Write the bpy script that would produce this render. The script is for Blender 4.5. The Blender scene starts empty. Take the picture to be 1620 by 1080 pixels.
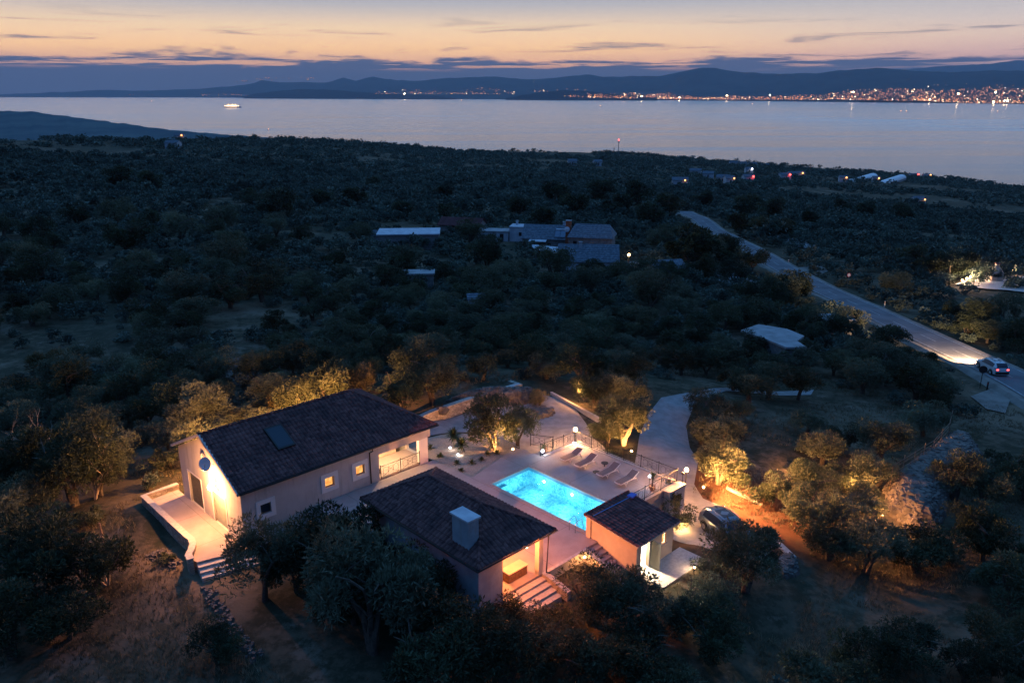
import bpy, bmesh, math, random
import numpy as np
from mathutils import Vector, Matrix
R = math.radians
random.seed(7); rng = np.random.default_rng(11)
sc = bpy.context.scene
COL = sc.collection
# ------------------------------------------------------------------ camera
F = 1260.0; TH = R(17.28); HC = 27.0
cth, sth = math.cos(TH), math.sin(TH)
cd = bpy.data.cameras.new('camera'); cam = bpy.data.objects.new('camera', cd); COL.objects.link(cam)
cam.location = (0, 0, HC); cam.rotation_euler = (R(90) - TH, 0, 0)
cd.sensor_width = 36; cd.lens = 28.0; cd.clip_start = 0.5; cd.clip_end = 200000
sc.camera = cam
# ------------------------------------------------------------------ render settings
sc.view_settings.view_transform = 'Standard'; sc.view_settings.look = 'None'
sc.view_settings.exposure = 0.0; sc.view_settings.gamma = 1.0
sc.render.engine = 'CYCLES'
cy = sc.cycles
cy.use_denoising = True; cy.denoiser = 'OPENIMAGEDENOISE'
cy.max_bounces = 8; cy.diffuse_bounces = 3; cy.glossy_bounces = 3; cy.transmission_bounces = 4; cy.transparent_max_bounces = 8; cy.volume_bounces = 0
cy.sample_clamp_indirect = 4.0; cy.caustics_reflective = False; cy.caustics_refractive = False
cy.use_light_tree = True
# ------------------------------------------------------------------ node helper
class NT:
    def __init__(s, tree): s.t = tree; s.t.nodes.clear()
    def n(s, typ, **kw):
        nd = s.t.nodes.new(typ)
        for k, v in kw.items():
            if k == 'inp':
                for kk, vv in v.items():
                    if isinstance(vv, bpy.types.NodeSocket): s.t.links.new(vv, nd.inputs[kk])
                    else: nd.inputs[kk].default_value = vv
            else: setattr(nd, k, v)
        return nd
    def math(s, op, a, b=None, c=None, clamp=False):
        nd = s.t.nodes.new('ShaderNodeMath'); nd.operation = op; nd.use_clamp = clamp
        for i, v in enumerate((a, b, c)):
            if v is None: continue
            if isinstance(v, bpy.types.NodeSocket): s.t.links.new(v, nd.inputs[i])
            else: nd.inputs[i].default_value = v
        return nd.outputs[0]
    def ramp(s, fac, stops, interp='LINEAR'):
        nd = s.t.nodes.new('ShaderNodeValToRGB'); nd.color_ramp.interpolation = interp
        el = nd.color_ramp.elements
        while len(el) > 1: el.remove(el[0])
        el[0].position = stops[0][0]; el[0].color = (*stops[0][1], 1) if len(stops[0][1]) == 3 else stops[0][1]
        for p, c in stops[1:]:
            e = el.new(p); e.color = (*c, 1)
        s.t.links.new(fac, nd.inputs[0]); return nd.outputs[0]
    def mix(s, fac, a, b, typ='MIX'):
        nd = s.t.nodes.new('ShaderNodeMix'); nd.data_type = 'RGBA'; nd.blend_type = typ
        for i, v in ((0, fac), (6, a), (7, b)):
            if isinstance(v, bpy.types.NodeSocket): s.t.links.new(v, nd.inputs[i])
            else: nd.inputs[i].default_value = v if i == 0 or len(v) == 4 else (*v, 1)
        return nd.outputs[2]
    def maprange(s, v, a, b, c=0.0, d=1.0, smooth=True):
        nd = s.t.nodes.new('ShaderNodeMapRange'); nd.interpolation_type = 'SMOOTHSTEP' if smooth else 'LINEAR'
        for i, x in enumerate((v, a, b, c, d)):
            if isinstance(x, bpy.types.NodeSocket): s.t.links.new(x, nd.inputs[i])
            else: nd.inputs[i].default_value = x
        return nd.outputs[0]
def lin(r, g, b):
    f = lambda c: (c/255/12.92) if c/255 <= .04045 else ((c/255+.055)/1.055)**2.4
    return (f(r), f(g), f(b))
# ------------------------------------------------------------------ world: dusk sky
w = bpy.data.worlds.new('World'); sc.world = w; w.use_nodes = True
T = NT(w.node_tree)
tc = T.n('ShaderNodeTexCoord'); sp = T.n('ShaderNodeSeparateXYZ', inp={0: tc.outputs['Generated']})
X, Y, Z = sp.outputs
azr = T.math('ARCTAN2', X, Y)                      # 0 = looking out to sea
elr = T.math('ARCSINE', Z)                         # radians
eld = T.math('MULTIPLY', elr, 57.2958)
azd = T.math('MULTIPLY', azr, 57.2958)
# clear-sky gradient over elevation (0..90 deg -> sqrt stretch)
e01 = T.math('POWER', T.math('DIVIDE', T.math('MAXIMUM', eld, 0.0), 90.0), 0.5)
def ep(d): return math.sqrt(d/90.0)
west = T.ramp(e01, [(0, lin(222,150,118)), (ep(1.5), lin(238,164,110)), (ep(2.8), lin(250,194,124)), (ep(4.2), lin(230,196,152)), (ep(5.6), lin(176,171,169)), (ep(7.2), lin(138,152,172)),
                    (ep(12), lin(146,180,218)), (ep(22), lin(122,178,236)), (ep(40), lin(100,170,244)), (1.0, lin(84,158,242))])
side = T.ramp(e01, [(0, lin(180,138,140)), (ep(2.2), lin(212,166,146)), (ep(3.4), lin(212,183,158)), (ep(4.6), lin(190,178,170)), (ep(6.5), lin(160,168,176)), (ep(8), lin(138,152,172)),
                    (ep(12), lin(144,178,218)), (ep(22), lin(120,176,236)), (ep(40), lin(99,169,244)), (1.0, lin(84,158,242))])
east = T.ramp(e01, [(0, lin(58,72,108)), (ep(6), lin(40,56,92)), (ep(20), lin(52,82,132)), (ep(45), lin(70,126,204)), (1.0, lin(84,158,242))])
fside = T.maprange(azd, 2.0, 34.0)
clear = T.mix(fside, west, side)
absaz = T.math('ABSOLUTE', azd)
clear = T.mix(T.maprange(absaz, 50.0, 120.0), clear, east)
# cloud bank: noise in (azimuth, elevation)
def cnoise(sx, sy, det, seed, rough=.55, dist=0.0):
    cv = T.n('ShaderNodeCombineXYZ', inp={0: T.math('MULTIPLY', azd, sx), 1: T.math('MULTIPLY', eld, sy), 2: seed})
    nz = T.n('ShaderNodeTexNoise', inp={'Vector': cv.outputs[0], 'Scale': 1.0, 'Detail': det, 'Roughness': rough, 'Distortion': dist})
    return nz.outputs[0]
n1 = cnoise(.14, .55, 5, 3.1, .6); n2 = cnoise(.16, 3.4, 5, 8.7, .6, .4); n3 = cnoise(.05, .0, 2, 1.3)
top = T.math('ADD', 2.25, T.math('MULTIPLY', T.math('SUBTRACT', n1, .5), 3.0))
top = T.math('ADD', top, T.math('MULTIPLY', T.math('SUBTRACT', n3, .5), 1.2))
bank = T.maprange(T.math('SUBTRACT', top, eld), -.14, .30)
holes = T.maprange(n2, .50, .60)
holes = T.math('MULTIPLY', holes, T.maprange(eld, 1.35, 1.9))
bank = T.math('MULTIPLY', bank, T.math('SUBTRACT', 1.0, T.math('MULTIPLY', holes, .8)))
wisp = T.math('MULTIPLY', T.maprange(cnoise(.10, 1.5, 6, 21.0, .62, .6), .54, .70), T.maprange(eld, 5.6, 3.0))
wisp = T.math('MULTIPLY', wisp, T.maprange(eld, 1.2, 2.2))
cl = T.math('MAXIMUM', bank, T.math('MULTIPLY', wisp, .8))
cl = T.math('MULTIPLY', cl, T.maprange(absaz, 110.0, 70.0))
ccol = T.ramp(T.math('DIVIDE', T.math('MAXIMUM', eld, 0.0), 4.0, clamp=True), [(0, lin(58,66,88)), (.3, lin(62,68,88)), (.6, lin(76,76,92)), (1, lin(108,98,104))])
sky = T.mix(cl, clear, ccol)
# below the horizon: dark
# the low sky is seen through tens of kilometres of haze: its own light is that much stronger
lowgain = T.math('MULTIPLY_ADD', T.maprange(eld, 10.0, 1.5), .95, 1.0); lowgain = T.math('MULTIPLY_ADD', T.math('SUBTRACT', lowgain, 1.0), T.maprange(absaz, 130.0, 60.0), 1.0)
gn = T.n('ShaderNodeVectorMath', operation='SCALE', inp={0: sky}); T.t.links.new(lowgain, gn.inputs['Scale']); sky = gn.outputs[0]
sky = T.mix(T.maprange(eld, -.6, -.1, 1.0, 0.0), sky, (.02, .025, .04))
bg = T.n('ShaderNodeBackground', inp={'Color': sky, 'Strength': 1.0})
wo = T.n('ShaderNodeOutputWorld', inp={0: bg.outputs[0]})
w.cycles.sampling_method = 'MANUAL'; w.cycles.sample_map_resolution = 1024
# ------------------------------------------------------------------ villa frame: b runs right-and-away, d runs right-and-near
PO = np.array([-1.5124, 52.0779]); AZ = R(46)
eB = np.array([math.sin(AZ), math.cos(AZ)]); eD = np.array([math.cos(AZ), -math.sin(AZ)])
def w2(b, d): p = PO + eB*b + eD*d; return float(p[0]), float(p[1])
def loc2(x, y): q = np.array([x, y]) - PO; return float(q@eB), float(q@eD)
# ------------------------------------------------------------------ numpy noise
def _h(ix, iy, s):
    n = (ix.astype(np.int64)*374761393 + iy.astype(np.int64)*668265263 + s*974634777) & 0x7fffffff
    n = ((n ^ (n >> 13))*1274126177) & 0x7fffffff
    return ((n ^ (n >> 16)) & 0xffff)/65535.0
def vn(x, y, s=0):
    x = np.asarray(x, float); y = np.asarray(y, float)
    ix = np.floor(x); iy = np.floor(y); fx = x-ix; fy = y-iy
    fx = fx*fx*(3-2*fx); fy = fy*fy*(3-2*fy)
    a = _h(ix, iy, s); b = _h(ix+1, iy, s); c = _h(ix, iy+1, s); d = _h(ix+1, iy+1, s)
    return (a*(1-fx)+b*fx)*(1-fy) + (c*(1-fx)+d*fx)*fy
def fbm(x, y, s=0, o=4):
    t = 0; a = .5
    for k in range(o): t = t + a*(vn(np.asarray(x)*2**k, np.asarray(y)*2**k, s+k)-.5); a *= .5
    return t
# ------------------------------------------------------------------ terrain height
SEA = -83.0
CTRL = [(-19,-17,-1.35),(-21,-9,-1.7),(-22,-3,-2.1),(-17.5,-2.5,-1.6),(-12,-3,-1.3),(-7.5,-3,-.35),(-12.5,5,-1.9),(-12,12.5,-1.9),(-8,14.5,-1.9),(-4.2,14.6,-1.1),(-3.2,11.4,-.7),(-1,14.8,-1.05),(2,15.2,-1.1),(5,14.5,-1.5),
        (7,12,-2),(10,14,-2),(12,9,-1.95),(13,14,-1.9),(17,11,-2.0),(14,4,-1.5),(11.5,2,-1.2),(15,0,-1.1),(12,-4,-.8),(10,-8,-.7),(6,-8,-.5),(3,-4.5,-.12),(0,-5,-.1),(2,-8,-.3),(3,-12,-.5),(7,-12,-.75),(13,-9,-.85),
        (8,-17,.35),(13,-14.5,.2),(16,-15,-.3),(18,-9,-.9),(2,-17,-.1),(-4,-18.5,-.7),(-12,-19,-1.2),(20,-4,-1.3),(22,5,-2.4),(25,15,-3),(-25,-10,-2.2),(-26,-25,-2),(2,24,-2.4),(-14,20,-2.6),(12,26,-3),(-25,8,-2.6),(26,-18,-1.4),(6,-28,-.5),(-10,-30,-1.2)]
CB = np.array([c[:2] for c in CTRL], float); CZ = np.array([c[2] for c in CTRL])
AZP = np.array([-60,-45,-31.5,-16.5,-4.8,8.2,31.5,50,65]); 
KP = np.array([.0,.0,.0,.018,.044,.052,.072,.074,.074])
RC = np.array([650,650,640,860,1200,1450,1330,1330,1330])
def hgt(x, y, fine=True):
    x = np.asarray(x, float); y = np.asarray(y, float)
    r = np.hypot(x, y)+1e-6; az = np.degrees(np.arctan2(x, y)); az = np.clip(az, -65, 65)
    k = np.interp(az, AZP, KP); rc = np.interp(az, AZP, RC)
    z = -2.2 - k*np.clip(r-60, 0, None)
    over = np.clip(r-rc, 0, None)
    z = z - over*(.16) 
    z = z + fbm(x/90, y/90, 5, 4)*np.clip((r-70)/200, 0, 1)*6.0
    z = z + fbm(x/14, y/14, 9, 3)*np.clip((r-20)/60, .25, 1)*1.1
    # near the villa: inverse-distance blend of spot heights
    qx = x-PO[0]; qy = y-PO[1]; b = qx*eB[0]+qy*eB[1]; d = qx*eD[0]+qy*eD[1]
    sh = b.shape; bf = b.ravel(); df = d.ravel(); zi = np.zeros(bf.shape)
    m = (np.abs(bf) < 62) & (np.abs(df) < 62)
    if m.any():
        D2 = (bf[m][:, None]-CB[:, 0])**2 + (df[m][:, None]-CB[:, 1])**2 + .6
        W = D2**-1.75; zi[m] = (W@CZ)/W.sum(1)
    zi = zi.reshape(sh)
    dist = np.hypot(b-0, d+1)
    t = np.clip((dist-24)/20, 0, 1); t = t*t*(3-2*t)
    z = zi*(1-t) + z*t
    if fine: z = z + fbm(x/1.7, y/1.7, 31, 2)*.10*np.clip((dist-16)/10, 0, 1)
    return z
RIM = [(-5.2,10.4),(-1.75,10.4),(-1.75,9.3),(10.1,9.3),(10.1,-.6),(5.9,-1.2),(5.6,-3.2),(-.3,-1.7),(-.6,-6.0),(-10.6,-6.0),(-10.6,10.4)]
def hgt_dig(x, y):
    """ground surface as built: dug out under the deck and the house"""
    z = hgt(x, y)
    b = (x-PO[0])*eB[0]+(y-PO[1])*eB[1]; d = (x-PO[0])*eD[0]+(y-PO[1])*eD[1]
    def ins(b0, b1, d0, d1): return (b > b0) & (b < b1) & (d > d0) & (d < d1)
    m = ins(-10.3,9.7,-.3,8.9) | ins(-10.3,-2.2,0,10.0) | ins(-15.6,-1.1,-15.2,-6.4) | ins(-10.2,-.9,-6.6,0) | ins(-17.9,-16,-16.2,-7) | ins(0,3.2,9,13) | ins(-.5,5.2,-1.9,0)
    return np.where(m, np.minimum(z, -2.9), z)
def gp(px, py, dz=0.0):
    """point of the terrain seen at a pixel of the 1620 x 1080 photograph"""
    u = px-810; v = py-540; fw = F*cth-v*sth; dn = F*sth+v*cth
    ys = np.concatenate([np.arange(20, 200, .4), np.arange(200, 3500, 4)])
    zs = HC-ys*dn/fw; xs = ys*u/fw
    hs = hgt(xs, ys)+dz
    i = np.argmax(zs < hs)
    if i == 0: i = len(ys)-1
    a, b_ = ys[i-1], ys[i]
    for _ in range(25):
        m = (a+b_)/2
        if HC-m*dn/fw < float(hgt(m*u/fw, m))+dz: b_ = m
        else: a = m
    return Vector((b_*u/fw, b_, float(hgt(b_*u/fw, b_))))
def at(px, py, yy):
    u = px-810; v = py-540; fw = F*cth-v*sth; dn = F*sth+v*cth
    return Vector((yy*u/fw, yy, HC-yy*dn/fw))
def proj(x, y, z):
    dz = HC-z; zc = y*cth+dz*sth; yc = dz*cth-y*sth
    return 810+F*x/zc, 540+F*yc/zc
# ------------------------------------------------------------------ materials
MATS = {}
def mat(name, base=(.5,.5,.5), rough=.8, var=None, scale=3.0, bump=0.0, bscale=20.0, metal=0.0, spec=.3, emit=None, estr=0.0, det=5, contrast=(.35,.65), extra=None, coords='Object'):
    m = bpy.data.materials.new(name); m.use_nodes = True; t = NT(m.node_tree); MATS[name] = m
    out = t.n('ShaderNodeOutputMaterial'); p = t.n('ShaderNodeBsdfPrincipled', inp={'Roughness': rough, 'Metallic': metal, 'Specular IOR Level': spec})
    tcn = t.n('ShaderNodeTexCoord'); v = tcn.outputs[coords]
    if var is not None:
        nz = t.n('ShaderNodeTexNoise', inp={'Vector': v, 'Scale': scale, 'Detail': det, 'Roughness': .6})
        c = t.mix(t.maprange(nz.outputs[0], contrast[0], contrast[1]), base, var)
    else: c = None
    if extra: c = extra(t, v, c if c is not None else base)
    if c is None: p.inputs['Base Color'].default_value = (*base, 1)
    elif isinstance(c, bpy.types.NodeSocket): t.t.links.new(c, p.inputs['Base Color'])
    else: p.inputs['Base Color'].default_value = (*c, 1)
    if bump:
        nb = t.n('ShaderNodeTexNoise', inp={'Vector': v, 'Scale': bscale, 'Detail': 4})
        bp = t.n('ShaderNodeBump', inp={'Height': nb.outputs[0], 'Strength': bump, 'Distance': .05}); t.t.links.new(bp.outputs[0], p.inputs['Normal'])
    if emit: p.inputs['Emission Color'].default_value = (*emit, 1); p.inputs['Emission Strength'].default_value = estr
    t.t.links.new(p.outputs[0], out.inputs[0])
    return m
def leafmat(name, a, b, trans=.25):
    m = bpy.data.materials.new(name); m.use_nodes = True; t = NT(m.node_tree); MATS[name] = m
    g = t.n('ShaderNodeNewGeometry'); oi = t.n('ShaderNodeObjectInfo')
    c = t.mix(g.outputs['Random Per Island'], a, b)
    hv = t.n('ShaderNodeHueSaturation', inp={'Color': c, 'Value': t.maprange(oi.outputs['Random'], 0, 1, .7, 1.25, False), 'Saturation': t.maprange(oi.outputs['Random'], 0, 1, 1.15, .8, False)})
    nz = t.n('ShaderNodeTexNoise', inp={'Vector': g.outputs['Position'], 'Scale': .35, 'Detail': 3})
    c2 = t.mix(t.maprange(nz.outputs[0], .35, .65, 0, .45), hv.outputs[0], tuple(x*.55 for x in a))
    nl = t.n('ShaderNodeTexNoise', inp={'Vector': g.outputs['Position'], 'Scale': .11, 'Detail': 4, 'Roughness': .8}).outputs[0]
    c2 = t.mix(t.maprange(nl, .50, .64, 0, .7), c2, tuple(min(1, x*1.35+.012) for x in b)); c2 = t.mix(t.maprange(nl, .48, .36, 0, .7), c2, tuple(x*.45 for x in a))
    d = t.n('ShaderNodeBsdfPrincipled', inp={'Base Color': c2, 'Roughness': .6, 'Specular IOR Level': .25})
    tr = t.n('ShaderNodeBsdfTranslucent', inp={'Color': c2})
    mx = t.n('ShaderNodeMixShader', inp={0: trans, 1: d.outputs[0], 2: tr.outputs[0]})
    out = t.n('ShaderNodeOutputMaterial', inp={0: mx.outputs[0]})
    return m
leafmat('olive_leaf', (.065,.082,.045), (.15,.16,.09))
leafmat('dark_leaf', (.028,.042,.022), (.07,.085,.038))
leafmat('dry_leaf', (.12,.10,.045), (.20,.16,.08))
leafmat('spiky_leaf', (.05,.075,.03), (.10,.12,.05))
leafmat('mass_leaf', (.06,.088,.068), (.125,.16,.115), .15)
mat('bark', (.13,.10,.075), .95, (.06,.05,.04), 8)
def ground_extra(t, v, c):
    g = t.n('ShaderNodeNewGeometry'); P = g.outputs['Position']
    n1 = t.n('ShaderNodeTexNoise', inp={'Vector': P, 'Scale': .06, 'Detail': 6, 'Roughness': .6}).outputs[0]
    n2 = t.n('ShaderNodeTexNoise', inp={'Vector': P, 'Scale': .9, 'Detail': 6, 'Roughness': .7}).outputs[0]
    n3 = t.n('ShaderNodeTexNoise', inp={'Vector': P, 'Scale': 7.0, 'Detail': 5, 'Roughness': .75}).outputs[0]
    n4 = t.n('ShaderNodeTexNoise', inp={'Vector': P, 'Scale': .021, 'Detail': 4, 'Roughness': .55}).outputs[0]
    a = t.mix(t.maprange(n2, .38, .62), (.115,.085,.055), (.042,.040,.024))
    a = t.mix(t.maprange(n1, .50, .62), a, (.17,.125,.082))
    a = t.mix(t.maprange(n4, .48, .60, 0, .8), a, (.05,.052,.034))
    a = t.mix(t.maprange(n3, .60, .78, 0, .55), a, (.24,.20,.15))
    n5 = t.n('ShaderNodeTexNoise', inp={'Vector': P, 'Scale': .22, 'Detail': 7, 'Roughness': .75}).outputs[0]
    a = t.mix(t.maprange(n5, .50, .60, 0, .75), a, (.03,.034,.02)); a = t.mix(t.maprange(n5, .44, .36, 0, .6), a, (.20,.15,.11))
    # red soil near the villa beds
    sepx = t.n('ShaderNodeSeparateXYZ', inp={0: P})
    dx = t.math('SUBTRACT', sepx.outputs[0], w2(12,12)[0]); dy = t.math('SUBTRACT', sepx.outputs[1], w2(12,12)[1])
    dd = t.math('SQRT', t.math('ADD', t.math('MULTIPLY', dx, dx), t.math('MULTIPLY', dy, dy)))
    a = t.mix(t.math('MULTIPLY', t.maprange(dd, 9.0, 5.0), t.maprange(n2, .3, .5, .45, 1.0)), a, (.115,.052,.030))
    return a
mat('ground', rough=1.0, spec=.1, bump=.9, bscale=3.0, extra=ground_extra)
# ground bump wants metres, so feed position through object coords (terrain object sits at origin)
def deck_extra(t, v, c):
    n = t.n('ShaderNodeTexNoise', inp={'Vector': v, 'Scale': .7, 'Detail': 5, 'Roughness': .6}).outputs[0]
    n2 = t.n('ShaderNodeTexNoise', inp={'Vector': v, 'Scale': 14, 'Detail': 4, 'Roughness': .7}).outputs[0]
    a = t.mix(t.maprange(n, .35, .65), (.33,.27,.245), (.40,.33,.30))
    a = t.mix(t.maprange(n2, .45, .75, 0, .3), a, (.22,.19,.175))
    sx = t.n('ShaderNodeSeparateXYZ', inp={0: v})
    def joint(s, per, off=0.0):
        f = t.math('FRACT', t.math('DIVIDE', t.math('ADD', s, 100.0+off), per))
        return t.math('LESS_THAN', f, .025/per)
    j = t.math('MAXIMUM', joint(sx.outputs[0], 4.02, .9), joint(sx.outputs[1], 4.02, .3))
    return t.mix(t.math('MULTIPLY', j, .8), a, (.12,.10,.09))
mat('deck_concrete', rough=.75, extra=deck_extra, bump=.15, bscale=30)
mat('drive_concrete', (.31,.29,.285), .85, (.22,.205,.20), 1.2, .3, 8, contrast=(.3,.7))
mat('coping', (.40,.31,.27), .7, (.30,.24,.21), 6, .1)
mat('cap_stone', (.52,.47,.42), .8, (.40,.36,.32), 5, .1)
def stain(t, v, c):
    mp_ = t.n('ShaderNodeMapping', inp={'Vector': v, 'Scale': (3.0, 3.0, .35)}); n_ = t.n('ShaderNodeTexNoise', inp={'Vector': mp_.outputs[0], 'Scale': 1.0, 'Detail': 5, 'Roughness': .7}).outputs[0]
    return t.mix(t.maprange(n_, .50, .72, 0, .45), c, (.27,.25,.22))
mat('plaster', (.52,.49,.46), .9, (.46,.43,.40), 1.2, .12, 60, contrast=(.3,.7), extra=stain)
mat('plaster_grey', (.34,.37,.39), .9, (.28,.30,.32), 1.5, .12, 40, extra=stain)
mat('plaster_warm', (.58,.46,.36), .9, (.52,.41,.32), 1.6, .12, 60)
mat('white_trim', (.72,.70,.67), .7)
mat('white_paint', (.75,.73,.70), .5)
def tile_extra(t, v, c):
    g = t.n('ShaderNodeNewGeometry')
    vo = t.n('ShaderNodeTexVoronoi', inp={'Vector': v, 'Scale': 3.6}); 
    n = t.n('ShaderNodeTexNoise', inp={'Vector': v, 'Scale': .9, 'Detail': 5, 'Roughness': .7}).outputs[0]
    n2 = t.n('ShaderNodeTexNoise', inp={'Vector': v, 'Scale': 12, 'Detail': 3, 'Roughness': .7}).outputs[0]
    a = t.mix(t.n('ShaderNodeSeparateColor', inp={0: vo.outputs['Color']}).outputs[0], (.085,.040,.038), (.19,.088,.078))
    a = t.mix(t.maprange(n, .42, .68, 0, .6), a, (.035,.028,.03))
    return t.mix(t.maprange(n2, .5, .75, 0, .3), a, (.15,.09,.085))
mat('roof_tile', rough=1.0, spec=.06, extra=tile_extra)
mat('dark_metal', (.03,.028,.027), .5, metal=.4)
mat('gutter_metal', (.05,.035,.03), .5, metal=.3)
mat('steel', (.55,.56,.58), .25, metal=1.0)
mat('door_dark', (.09,.09,.07), .5, (.06,.06,.05), 5)
mat('door_green', (.28,.31,.27), .6)
mat('window_frame', (.10,.06,.04), .6)
mat('skylight_glass', (.02,.03,.045), .35, spec=.3)
mat('sling_fabric', (.26,.18,.15), .9, (.21,.145,.12), 20)
mat('plastic_white', (.68,.60,.55), .45)
mat('terracotta', (.42,.23,.15), .8, (.34,.19,.13), 10)
mat('blue_plastic', (.02,.09,.45), .4)
mat('blue_pole', (.05,.25,.6), .4)
def stone_extra(t, v, c):
    mp = t.n('ShaderNodeMapping', inp={'Vector': v, 'Scale': (1.6, 1.6, 2.6)})
    vo = t.n('ShaderNodeTexVoronoi', inp={'Vector': mp.outputs[0], 'Scale': 1.7}); vo2 = t.n('ShaderNodeTexVoronoi', inp={'Vector': mp.outputs[0], 'Scale': 1.7}, feature='DISTANCE_TO_EDGE')
    a = t.mix(t.n('ShaderNodeSeparateColor', inp={0: vo.outputs['Color']}).outputs[0], (.28,.23,.18), (.50,.43,.34))
    return t.mix(t.maprange(vo2.outputs[0], .0, .06, .75, 0), a, (.10,.08,.065))
mat('stone_wall', rough=.95, extra=stone_extra, bump=.5, bscale=8)
mat('rock', (.19,.155,.13), .95, (.09,.078,.07), 1.5, .5, 6, contrast=(.35,.65))
mat('gravel', (.44,.36,.28), .95, (.30,.24,.19), 9, .6, 40)
mat('asphalt', (.15,.155,.165), .9, (.10,.105,.115), .25, .3, 20)
mat('road_gravel', (.24,.21,.18), 1.0, (.15,.13,.11), .5, .4, 5)
mat('road_paint', (.38,.39,.39), .8, (.2,.2,.2), 3)
mat('concrete_flat', (.34,.34,.34), .9, (.22,.22,.22), .6, .2, 6, contrast=(.3,.7))
mat('house_roof', (.19,.22,.25), .9, (.11,.13,.15), 2.2, .5, 4, contrast=(.35,.6))
mat('house_white', (.55,.56,.58), .9, (.42,.43,.46), .8)
mat('house_stone', (.25,.24,.23), .95, (.16,.155,.15), 2, .5, 6)
mat('red_roof', (.14,.045,.045), .9, (.09,.03,.03), 1)
mat('brick_red', (.38,.12,.06), .9, (.28,.09,.05), 3)
mat('black_gap', (.012,.012,.014), .6)
mat('solar_glass', (.10,.14,.2), .3, spec=.5)
mat('ship_white', (.7,.7,.7), .5)
def emat(name, col, s, sample=True):
    m = bpy.data.materials.new(name); m.use_nodes = True; t = NT(m.node_tree); MATS[name] = m
    e = t.n('ShaderNodeEmission', inp={'Color': (*col, 1), 'Strength': s}); t.n('ShaderNodeOutputMaterial', inp={0: e.outputs[0]})
    if not sample: m.cycles.emission_sampling = 'NONE'
    return m
emat('glow_warm', (1,.62,.30), 14, False)
emat('glow_hot', (1,.80,.55), 30, False)
emat('glow_cool', (.80,.82,1), 9, False)
emat('glow_red', (1,.06,.05), 9, False)
emat('city_orange', (1,.33,.10), 10, False)
emat('city_warm', (1,.44,.15), 8, False)
emat('city_white', (1,.74,.45), 22, False)
emat('harbour_glow', (1,.66,.34), 75)
emat('lit_window', (1,.42,.10), 1.5, False)
t = NT(MATS['lit_window'].node_tree); tc_ = t.n('ShaderNodeTexCoord'); wv = t.n('ShaderNodeTexNoise', inp={'Vector': tc_.outputs['Object'], 'Scale': 5.0, 'Detail': 4}).outputs[0]; e = t.n('ShaderNodeEmission', inp={'Color': t.ramp(wv, [(.3, (.75,.22,.04)), (.55, (1,.45,.12)), (.75, (1,.75,.35))]), 'Strength': 1.3}); t.n('ShaderNodeOutputMaterial', inp={0: e.outputs[0]})
emat('far_glow', (1,.40,.12), 5, False)
emat('lamp_low', (1,.75,.45), 5, False)
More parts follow.
